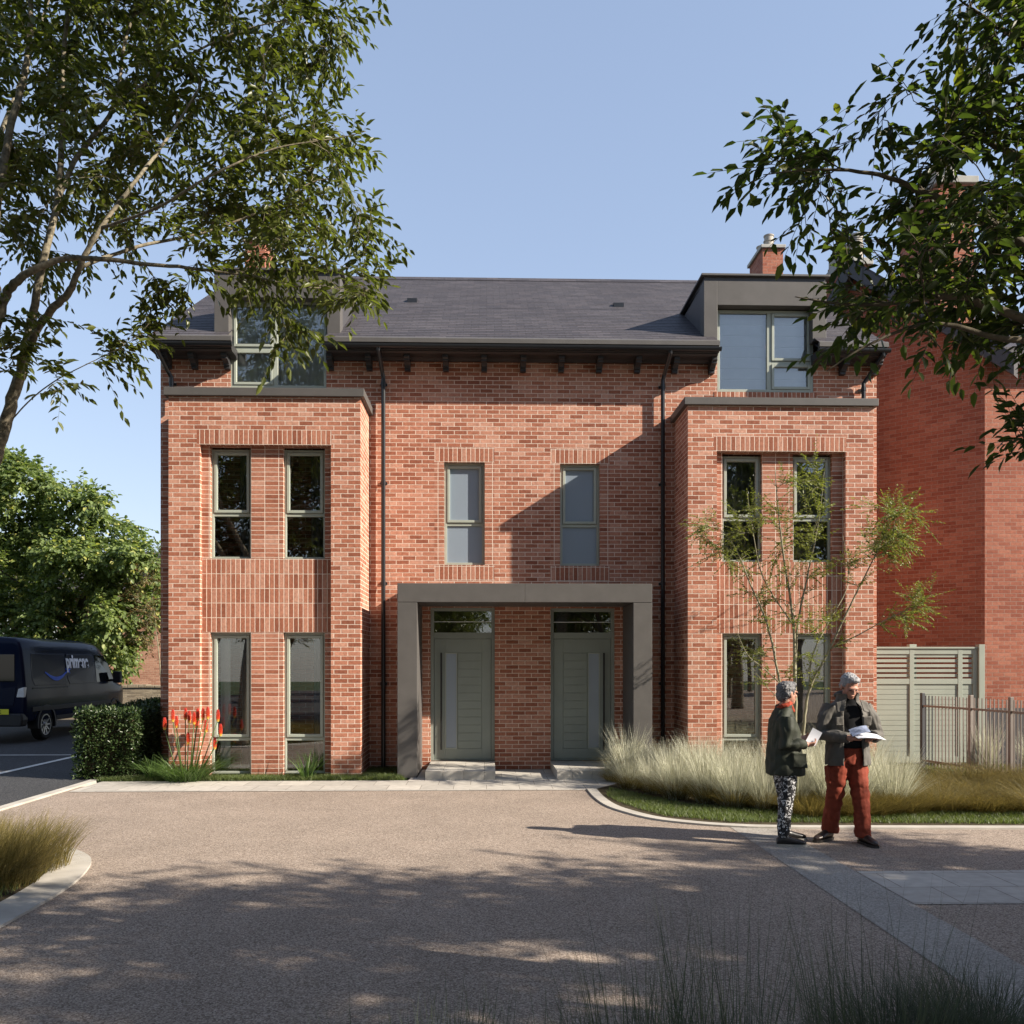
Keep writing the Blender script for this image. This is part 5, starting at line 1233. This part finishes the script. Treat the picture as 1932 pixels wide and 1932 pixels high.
nt.links.new(r_.outputs[0], b.inputs['Base Color']); b.inputs['Roughness'].default_value = .8; M['squig'] = m

def loft(m_, path, n=18, cap=True):
    """path rows: (x,y,z, rx, ry, yaw) horizontal ellipses stacked (torso, skirts of jackets)"""
    rs_ = []
    for x, y, z, rx, ry, yw in path:
        c, s = math.cos(yw), math.sin(yw); rg_ = []
        for k in range(n):
            a = 2*math.pi*k/n; ca, sa = math.cos(a), math.sin(a); ex = .85
            u = rx*math.copysign(abs(ca)**ex, ca); v = ry*math.copysign(abs(sa)**ex, sa)
            rg_.append((x+u*c-v*s, y+u*s+v*c, z))
        rs_.append(rg_)
    return m_.rings(rs_, cap)
def remesh(name, mb, mat, parent, vox=.006, smooth_it=3, fold=0, fscale=9, aniso=(1, 1, .5), seed=0, xf=None):
    me = bpy.data.meshes.new(name); me.from_pydata([tuple(v) for v in mb.v], [], mb.f); me.update()
    bm = bmesh.new(); bm.from_mesh(me); bmesh.ops.recalc_face_normals(bm, faces=bm.faces); bm.to_mesh(me); bm.free()
    tmp = bpy.data.objects.new('tmp', me); COL.objects.link(tmp)
    md = tmp.modifiers.new('r', 'REMESH'); md.mode = 'VOXEL'; md.voxel_size = vox
    if smooth_it: sm = tmp.modifiers.new('s', 'SMOOTH'); sm.iterations = smooth_it; sm.factor = .5
    dg = bpy.context.evaluated_depsgraph_get(); out = bpy.data.meshes.new_from_object(tmp.evaluated_get(dg)); bpy.data.objects.remove(tmp)
    if fold:
        nn = len(out.vertices); co = np.empty(nn*3); out.vertices.foreach_get('co', co); co = co.reshape(-1, 3)
        no = np.array([v.normal[:] for v in out.vertices])
        for i in range(nn):
            p = Vector((co[i][0]*fscale*aniso[0]+seed, co[i][1]*fscale*aniso[1], co[i][2]*fscale*aniso[2]))
            q = p+Vector((noise.noise(p*.7), noise.noise(p*.7+Vector((5, 0, 0))), 0))*.8
            d = (abs(noise.noise(q))*2-.6)*fold+noise.noise(q*2.7)*fold*.35
            co[i] += no[i]*d
        out.vertices.foreach_set('co', co.ravel())
    if xf is not None: out.transform(xf)
    out.polygons.foreach_set('use_smooth', np.ones(len(out.polygons), dtype=bool)); out.materials.clear(); out.materials.append(mat); out.name = name
    o = bpy.data.objects.new(name, out); COL.objects.link(o); o.parent = parent; o.matrix_parent_inverse = parent.matrix_world.inverted()
    return o
def ellip(m_, c, r, rot=None, n=16, k=10):
    c = Vector(c); rings_ = []
    for i in range(1, k):
        t = math.pi*i/k; rings_.append([c+((rot or Matrix.Identity(3)) @ Vector((r[0]*math.sin(t)*math.cos(2*math.pi*j/n), r[1]*math.sin(t)*math.sin(2*math.pi*j/n), r[2]*math.cos(t)))) for j in range(n)])
    return m_.rings(rings_)
def head(mb, c, rot, s=1.0):
    """c: centre of the skull; rot maps local (x side, -y face, z up)"""
    E = lambda p, r, rr=None: ellip(mb, Vector(c)+rot @ (Vector(p)*s), tuple(v*s for v in r), rot @ rr if rr else rot)
    E((0, .012, .025), (.074, .092, .085)); E((0, -.018, -.035), (.060, .070, .075)); E((0, -.045, -.085), (.038, .036, .032))
    E((0, -.078, .012), (.052, .018, .018)); E((0, -.094, -.018), (.011, .014, .028), Matrix.Rotation(R(-14), 3, 'X')); E((0, -.098, -.034), (.016, .014, .011))
    E((0, -.082, -.062), (.024, .012, .007)); E((0, -.080, -.072), (.020, .011, .007))
    E((-.040, -.060, -.025), (.020, .018, .020)); E((.040, -.060, -.025), (.020, .018, .020))
    for sd in (-1, 1): E((.076*sd, .012, -.012), (.010, .020, .032))
def hand(mb, wrist, dirn, palm, curl=.5, thumb_side=1, s=1.0, spread=.012):
    """palm block and five separate bent fingers. dirn: along the hand, palm: normal out of the palm"""
    w_ = Vector(wrist); d = Vector(dirn).normalized(); p = Vector(palm); p = (p-d*p.dot(d)).normalized(); q = d.cross(p).normalized()*thumb_side
    rings_ = []
    for t, hw, hh in ((-.01, .024, .019), (.02, .032, .015), (.055, .041, .014), (.082, .040, .012)):
        rings_.append([w_+d*t*s+q*hw*s*math.cos(a)+p*hh*s*math.sin(a) for a in [2*math.pi*k/12 for k in range(12)]])
    mb.rings(rings_)
    for i, (off, ln) in enumerate(((.030, .070), (.010, .078), (-.011, .072), (-.031, .056))):
        b_ = w_+d*.070*s+q*off*s; pts = [b_]; a = .12+.1*i; dd = d+q*(off*1.2)
        for seg, L_ in enumerate((.38, .34, .28)):
            a += curl*(.55, .8, .6)[seg]; v = (dd.normalized()*math.cos(a)+p*math.sin(a)); pts.append(pts[-1]+v*ln*L_*s)
        mb.tube(pts, [.0098*s, .0090*s, .0082*s, .0062*s], 8)
    b_ = w_+d*.022*s+q*.026*s; v1 = (d*.65+q*.75+p*.25).normalized(); v2 = (d*.9+q*.25+p*.45).normalized()
    mb.tube([b_, b_+v1*.036*s, b_+v1*.036*s+v2*.030*s, b_+v1*.036*s+v2*.054*s], [.014*s, .0115*s, .010*s, .0075*s], 8)
def shoe(parent, heel, yaw, mat, L_=.27, boot=False):
    m_ = MB(); c, s = math.cos(yaw), math.sin(yaw)          # toe points along (sin yaw, -cos yaw): yaw 0 faces the viewer
    def pt(u, v, z): return (heel[0]+u*c+v*s, heel[1]+u*s-v*c, z)
    rows = [(-.01, .026, .055), (.02, .036, .085), (.06, .038, .098), (.10, .038, .082), (.15, .042, .066), (.20, .044, .052), (.245, .036, .040), (.27, .016, .026)]
    rs_ = []
    for v, hw, h in rows:
        v *= L_/.27; rs_.append([pt(hw*math.cos(a), v, .02+max(0, h*(.5+.5*math.sin(a)))) for a in [2*math.pi*k/16 for k in range(16)]])
    m_.rings(rs_)
    o = remesh('shoe', m_, mat, parent, .005, 2)
    sm = MB(); rs_ = [(-.016, .020), (0, .034), (.06, .040), (.12, .040), (.19, .048), (.245, .042), (.275, .020)]
    a_ = [pt(hw, v*L_/.27, z) for z in (0, .024) for v, hw in rs_ for _ in (0,)]; P_ = [(hw, v*L_/.27) for v, hw in rs_]+[(-hw, v*L_/.27) for v, hw in rs_[::-1]]
    n = len(P_); sm.add([pt(u, v, z) for z in (.0, .024) for u, v in P_], [tuple(range(n-1, -1, -1)), tuple(range(n, 2*n))]+[(i, (i+1) % n, (i+1) % n+n, i+n) for i in range(n)])
    so = obj('sole', sm, M['sole'] if not boot else M['shoe'], parent, fix=True)
    return o
def T3_(m_, pts, rr, n=14): return m_.tube([Vector(p) for p in pts], rr, n)

# ---- the man: faces the viewer, head bowed over the papers he holds
mx, my = PX(1600, 8.5), 8.5
MN = thing('person', 'grey haired person in open grey jacket and rust red trousers reading papers', 'person', (mx, my, 0))
def m_(x, y, z): return Vector((mx+x, my+y, z))
hipz = .84
fl_, fr_ = (-.125, .10), (.105, -.10)
body = MB()
hr = Matrix.Rotation(R(4), 3, 'Z') @ Matrix.Rotation(R(24), 3, 'X')
hc = m_(.0, -.045, 1.485)
head(body, hc, hr, .98)
T3_(body, [m_(0, .035, 1.24), m_(0, .02, 1.34), m_(0, -.015, 1.43)], [.075, .060, .056])
loft(body, [(mx, my+.02, .80, .13, .085, 0), (mx, my+.02, .95, .11, .075, 0), (mx, my+.02, 1.15, .12, .075, 0), (mx, my+.03, 1.28, .14, .06, 0), (mx, my+.03, 1.34, .09, .06, 0)])
for f, sx in ((fl_, -1), (fr_, 1)): T3_(body, [m_(.075*sx, .01, .84), m_(f[0]*.95, f[1]*.4-.01, .47), m_(f[0], f[1], .09)], [.065, .045, .034])
# arms: shoulder, elbow, wrist
aL = [m_(-.175, .03, 1.275), m_(-.245, -.02, 1.03), m_(-.065, -.255, 1.005)]
aR = [m_(.175, .03, 1.275), m_(.262, -.02, 1.02), m_(.125, -.26, 1.02)]
for a in (aL, aR): T3_(body, a, [.04, .036, .028])
hand(body, aL[2]+Vector((-.002, .0, 0)), (.8, -.45, -.05), (0, .1, 1), .55, 1)
hand(body, aR[2]+Vector((.002, .0, .01)), (-.6, -.65, -.05), (0, -.2, -1), .35, 1)
remesh('body', body, M['skin'], MN, .0055, 2)
tr = MB(); loft(tr, [(mx, my+.02, .99, .155, .105, 0), (mx, my+.02, .90, .165, .115, 0), (mx, my+.02, .80, .172, .118, 0), (mx, my+.02, .745, .168, .105, 0)])
for f, sx in ((fl_, -1), (fr_, 1)):
    T3_(tr, [m_(.082*sx, .015, .80), m_(.092*sx, .012, .68), m_(f[0]*.92, f[1]*.4-.01, .46), m_(f[0]*1.0, f[1]*.8, .26), m_(f[0]*1.02, f[1]+.015, .11), m_(f[0]*1.02, f[1]+.01, .065)], [.102, .100, .083, .078, .080, .072])
tr.box(mx-.20, mx-.165, my-.05, my+.07, .56, .72)
remesh('trousers', tr, M['rust'], MN, .008, 3, .011, 9, (1, 1, 1.1), 3)
jm = MB(); loft(jm, [(mx, my-.02, .90, .125, .095, 0), (mx, my-.02, 1.05, .13, .10, 0), (mx, my-.0, 1.22, .14, .10, 0), (mx, my+.01, 1.32, .085, .075, 0), (mx, my+.0, 1.375, .068, .066, 0), (mx, my-.0, 1.40, .064, .062, 0)])
remesh('jumper', jm, M['jumper'], MN, .008, 3, .004, 12)
# open jacket: a shell with a gap down the front
jk = MB()
def shell(mb, rows, gap0, gap1, th=.018, n=26):
    """rows (x,y,z,rx,ry); gap between the two angles (front = -90 deg)"""
    outer, inner = [], []
    for (x, y, z, rx, ry, g) in rows:
        a0, a1 = R(-90)+g*gap1, R(270)-g*gap0; o, i_ = [], []
        for k in range(n):
            a = a0+(a1-a0)*k/(n-1); ca, sa = math.cos(a), math.sin(a)
            o.append((x+rx*ca, y+ry*sa, z)); i_.append((x+(rx-th)*ca, y+(ry-th)*sa, z))
        outer.append(o); inner.append(i_)
    mb.rings([o+i_[::-1] for o, i_ in zip(outer, inner)])
shell(jk, [(mx, my+.02, .735, .215, .16, 1), (mx, my+.02, .82, .215, .165, 1), (mx, my+.02, .95, .205, .155, 1), (mx, my+.02, 1.10, .205, .15, 1), (mx, my+.025, 1.22, .205, .14, 1.0), (mx, my+.03, 1.30, .175, .115, 1), (mx, my+.03, 1.345, .12, .095, .9), (mx, my+.01, 1.39, .105, .095, .9), (mx, my+.0, 1.42, .115, .11, 1.1)], .42, .50)
for a, sx in ((aL, -1), (aR, 1)):
    T3_(jk, [a[0]+Vector((-sx*.02, 0, .015)), a[0].lerp(a[1], .35)+Vector((sx*.012, 0, 0)), a[1]+Vector((sx*.012, .015, -.01)), a[1].lerp(a[2], .5), a[2]+(a[1]-a[2])*.12], [.080, .078, .074, .062, .052])
# lapel flaps, chest pockets
for sx in (-1, 1):
    jk.add([m_(sx*.06, -.125, 1.37), m_(sx*.15, -.10, 1.33), m_(sx*.155, -.125, 1.24), m_(sx*.09, -.16, 1.25), m_(sx*.06, -.10, 1.37), m_(sx*.15, -.075, 1.33), m_(sx*.155, -.10, 1.24), m_(sx*.09, -.135, 1.25)], [(0, 1, 2, 3), (4, 5, 6, 7), (0, 1, 5, 4), (1, 2, 6, 5), (2, 3, 7, 6), (3, 0, 4, 7)])
    jk.box(mx+sx*.09, mx+sx*.17, my-.135, my-.10, 1.12, 1.20)
remesh('jacket', jk, M['jacketg'], MN, .007, 2, .010, 9, (1, 1, .75), 9)
# hood bunched behind the collar
hd = MB(); ellip(hd, m_(.02, .085, 1.40), (.13, .055, .05)); remesh('hood', hd, M['jacketg'], MN, .01, 2, .01, 16)
hh = MB(); E = lambda p, r: ellip(hh, hc+hr @ Vector(p), r, hr)
E((0, .028, .045), (.082, .092, .078)); E((0, .06, -.01), (.076, .055, .06)); E((-.05, .02, .03), (.035, .06, .05)); E((.05, .02, .03), (.035, .06, .05)); E((.01, -.045, .085), (.055, .04, .030))
remesh('hair', hh, M['hair'], MN, .006, 2, .007, 45, (1, 1, 1), 4)
ey = MB()
for sx in (-1, 1): ellip(ey, hc+hr @ Vector((.030*sx, -.080, -.006)), (.012, .006, .005), hr)
e1 = MB(); ellip(e1, hc+hr @ Vector((-.030, -.0815, -.006)), (.012, .006, .005), hr); obj('eye', e1, M['shoe'], MN, smooth=True)
e1 = MB(); ellip(e1, hc+hr @ Vector((.030, -.0815, -.006)), (.012, .006, .005), hr); obj('eye', e1, M['shoe'], MN, smooth=True)
shoe(MN, (mx+fl_[0]+.015, my+fl_[1]+.04), R(-52), M['shoeb'], .28, True); shoe(MN, (mx+fr_[0], my+fr_[1]+.07), R(8), M['shoeb'], .28, True)
pp = MB(); 
def sheet(c, u, v, hu, hv, bend, n=8, th=.002):
    c, u, v = Vector(c), Vector(u).normalized(), Vector(v).normalized(); w_ = u.cross(v).normalized(); vs = []
    for side_ in (0, 1):
        for i in range(n+1):
            t = i/n*2-1
            for s in (-1, 1): vs.append(c+u*hu*t+v*hv*s+w_*(bend*(1-t*t)-th*side_))
    o = 2*(n+1); fs = []
    for i in range(n): fs += [(2*i, 2*i+2, 2*i+3, 2*i+1), (o+2*i, o+2*i+1, o+2*i+3, o+2*i+2), (2*i, 2*i+o, 2*i+2+o, 2*i+2), (2*i+1, 2*i+3, 2*i+3+o, 2*i+1+o)]
    fs += [(0, 1, 1+o, o), (2*n, 2*n+o, 2*n+1+o, 2*n+1)]
    return MB().add(vs, fs)
op = obj('open_papers', sheet(m_(.035, -.36, 1.035), (1, -.05, -.06), (0, 1, .18), .128, .10, .012), M['paper']); op['label'] = 'open white papers held by the person in the grey jacket'; op['category'] = 'papers'
M['print'] = simple('printed_sheet', (.22, .25, .34), .6, .3, 0, .6, 25)
op = obj('leaflet', sheet(m_(-.035, -.35, 1.085), (1, 0, .25), (0, 1, .55), .085, .055, .010), M['print']); op['label'] = 'blue grey printed leaflet lying on the open papers'; op['category'] = 'leaflet'

# ---- the woman: seen from her right rear side, looks right towards the papers
wx, wy = PX(1479, 8.45), 8.45
WN = thing('person', 'person in dark green waxed jacket and black and white patterned trousers, head turned away', 'person', (wx, wy, 0))
def w2(x, y, z): return Vector((wx+x, wy+y, z))
# faces +x (to the right), slightly away from the viewer
fA, fB = (-.055, -.14), (.045, .10)       # near foot (towards viewer), far foot
body = MB(); hrw = Matrix.Rotation(R(108), 3, 'Z') @ Matrix.Rotation(R(2), 3, 'X'); hcw = w2(.035, 0, 1.42)
head(body, hcw, hrw, .95)
T3_(body, [w2(-.01, 0, 1.18), w2(0, 0, 1.27), w2(.02, 0, 1.36)], [.07, .054, .052])
loft(body, [(wx, wy, .76, .10, .14, 0), (wx, wy, .92, .095, .13, 0), (wx, wy, 1.10, .08, .125, 0), (wx-.01, wy, 1.20, .06, .12, 0), (wx-.01, wy, 1.26, .05, .06, 0)])
for f, sy in ((fA, -1), (fB, 1)): T3_(body, [w2(0, .07*sy, .80), w2(f[0]*.5+.01, f[1]*.8, .44), w2(f[0], f[1], .09)], [.06, .042, .032])
aN = [w2(-.01, -.155, 1.185), w2(-.035, -.185, .955), w2(.175, -.13, .945)]
aF = [w2(.0, .155, 1.185), w2(.01, .185, .97), w2(.17, .09, .985)]
for a in (aN, aF): T3_(body, a, [.036, .034, .027])
hand(body, aN[2], (1, .15, .05), (0, .6, .8), .6, -1, .92); hand(body, aF[2], (1, -.25, .1), (0, -.6, .8), .5, 1, .92)
remesh('body', body, M['skin'], WN, .0055, 2)
tr = MB(); loft(tr, [(wx-.005, wy, .90, .115, .145, 0), (wx-.01, wy, .80, .125, .155, 0), (wx-.005, wy, .72, .115, .15, 0)])
for f, sy in ((fA, -1), (fB, 1)): T3_(tr, [w2(0, .075*sy, .78), w2(.005, f[1]*.7, .62), w2(f[0]*.5+.012, f[1]*.85, .43), w2(f[0]*.9, f[1], .22), w2(f[0], f[1], .085)], [.092, .086, .068, .060, .052])
remesh('trousers', tr, M['squig'], WN, .007, 3, .005, 14, (1, 1, 1), 1)
jk = MB(); loft(jk, [(wx+.01, wy, .655, .175, .19, 0), (wx+.01, wy, .67, .178, .195, 0), (wx+.005, wy, .80, .168, .185, 0), (wx, wy, .95, .150, .175, 0), (wx-.005, wy, 1.08, .14, .18, 0), (wx-.015, wy, 1.17, .12, .175, 0), (wx-.015, wy, 1.235, .09, .12, 0), (wx-.005, wy, 1.275, .072, .078, 0), (wx+.005, wy, 1.31, .075, .078, 0)])
for a in (aN, aF): T3_(jk, [a[0]+Vector((0, -.02 if a is aF else .02, .01)), a[0].lerp(a[1], .4), a[1]+Vector((-.015, 0, -.01)), a[1].lerp(a[2], .5), a[2]+(a[1]-a[2])*.10], [.075, .073, .068, .056, .046])
jk.box(wx+.02, wx+.15, wy-.205, wy-.165, .74, .87)
remesh('jacket', jk, M['wax'], WN, .007, 2, .010, 8, (1, 1, .75), 5)
sc = MB().tube([w2(.055*math.cos(a), .062*math.sin(a), 1.305+.02*math.cos(a*1)) for a in [2*math.pi*k/16 for k in range(17)]], .026, 10); sc.tube([w2(.06, -.01, 1.29), w2(.09, -.01, 1.24)], [.03, .02], 8)
remesh('scarf', sc, M['scarf'], WN, .006, 2, .004, 30)
hh = MB(); E = lambda p, r: ellip(hh, hcw+hrw @ Vector(p), r, hrw)
E((0, .022, .040), (.082, .095, .078)); E((0, .060, -.02), (.074, .050, .065)); E((-.052, .03, .0), (.030, .055, .05)); E((.052, .03, .0), (.030, .055, .05)); E((0, -.045, .082), (.055, .045, .030))
remesh('hair', hh, M['hair2'], WN, .006, 2, .008, 40, (1, 1, 1), 7)
gl = MB()
for sx in (-1, 1):
    c_ = Vector((.034*sx, -.092, .0)); gl.tube([hcw+hrw @ (c_+Vector((.024*math.cos(a), 0, .017*math.sin(a)))) for a in [2*math.pi*k/12 for k in range(13)]], .0022, 5)
    gl.tube([hcw+hrw @ Vector((.058*sx, -.09, .006)), hcw+hrw @ Vector((.074*sx, -.03, .006)), hcw+hrw @ Vector((.075*sx, .02, -.002))], .0022, 5)
gl.tube([hcw+hrw @ Vector((-.012, -.096, .004)), hcw+hrw @ Vector((.012, -.096, .004))], .0022, 5); obj('glasses', gl, M['shoe'], WN)
for sx in (-1, 1):
    e1 = MB(); ellip(e1, hcw+hrw @ Vector((.029*sx, -.078, -.004)), (.011, .006, .006), hrw); obj('eye', e1, M['shoe'], WN, smooth=True)
shoe(WN, (wx+fA[0]-.05, wy+fA[1]), R(84), M['shoe'], .26); shoe(WN, (wx+fB[0]-.04, wy+fB[1]), R(100), M['shoe'], .26)
o = obj('folded_leaflet', sheet(w2(.265, -.06, 1.01), (.55, .2, .85), (.75, -.3, -.45), .075, .048, .006), M['paper']); o['label'] = 'folded pale lilac leaflet held by the person in the green jacket'; o['category'] = 'leaflet'
bg_ = MB(); ellip(bg_, w2(.14, .12, .70), (.075, .04, .085)); bg_.tube([w2(.12, .12, .76), w2(.06, .16, 1.0), w2(.02, .14, 1.22)], .008, 6)
bo = obj('shoulder_bag', bg_, M['tan'], None, smooth=True); bo['label'] = 'tan shoulder bag hanging on the far side of the green jacket'; bo['category'] = 'bag'
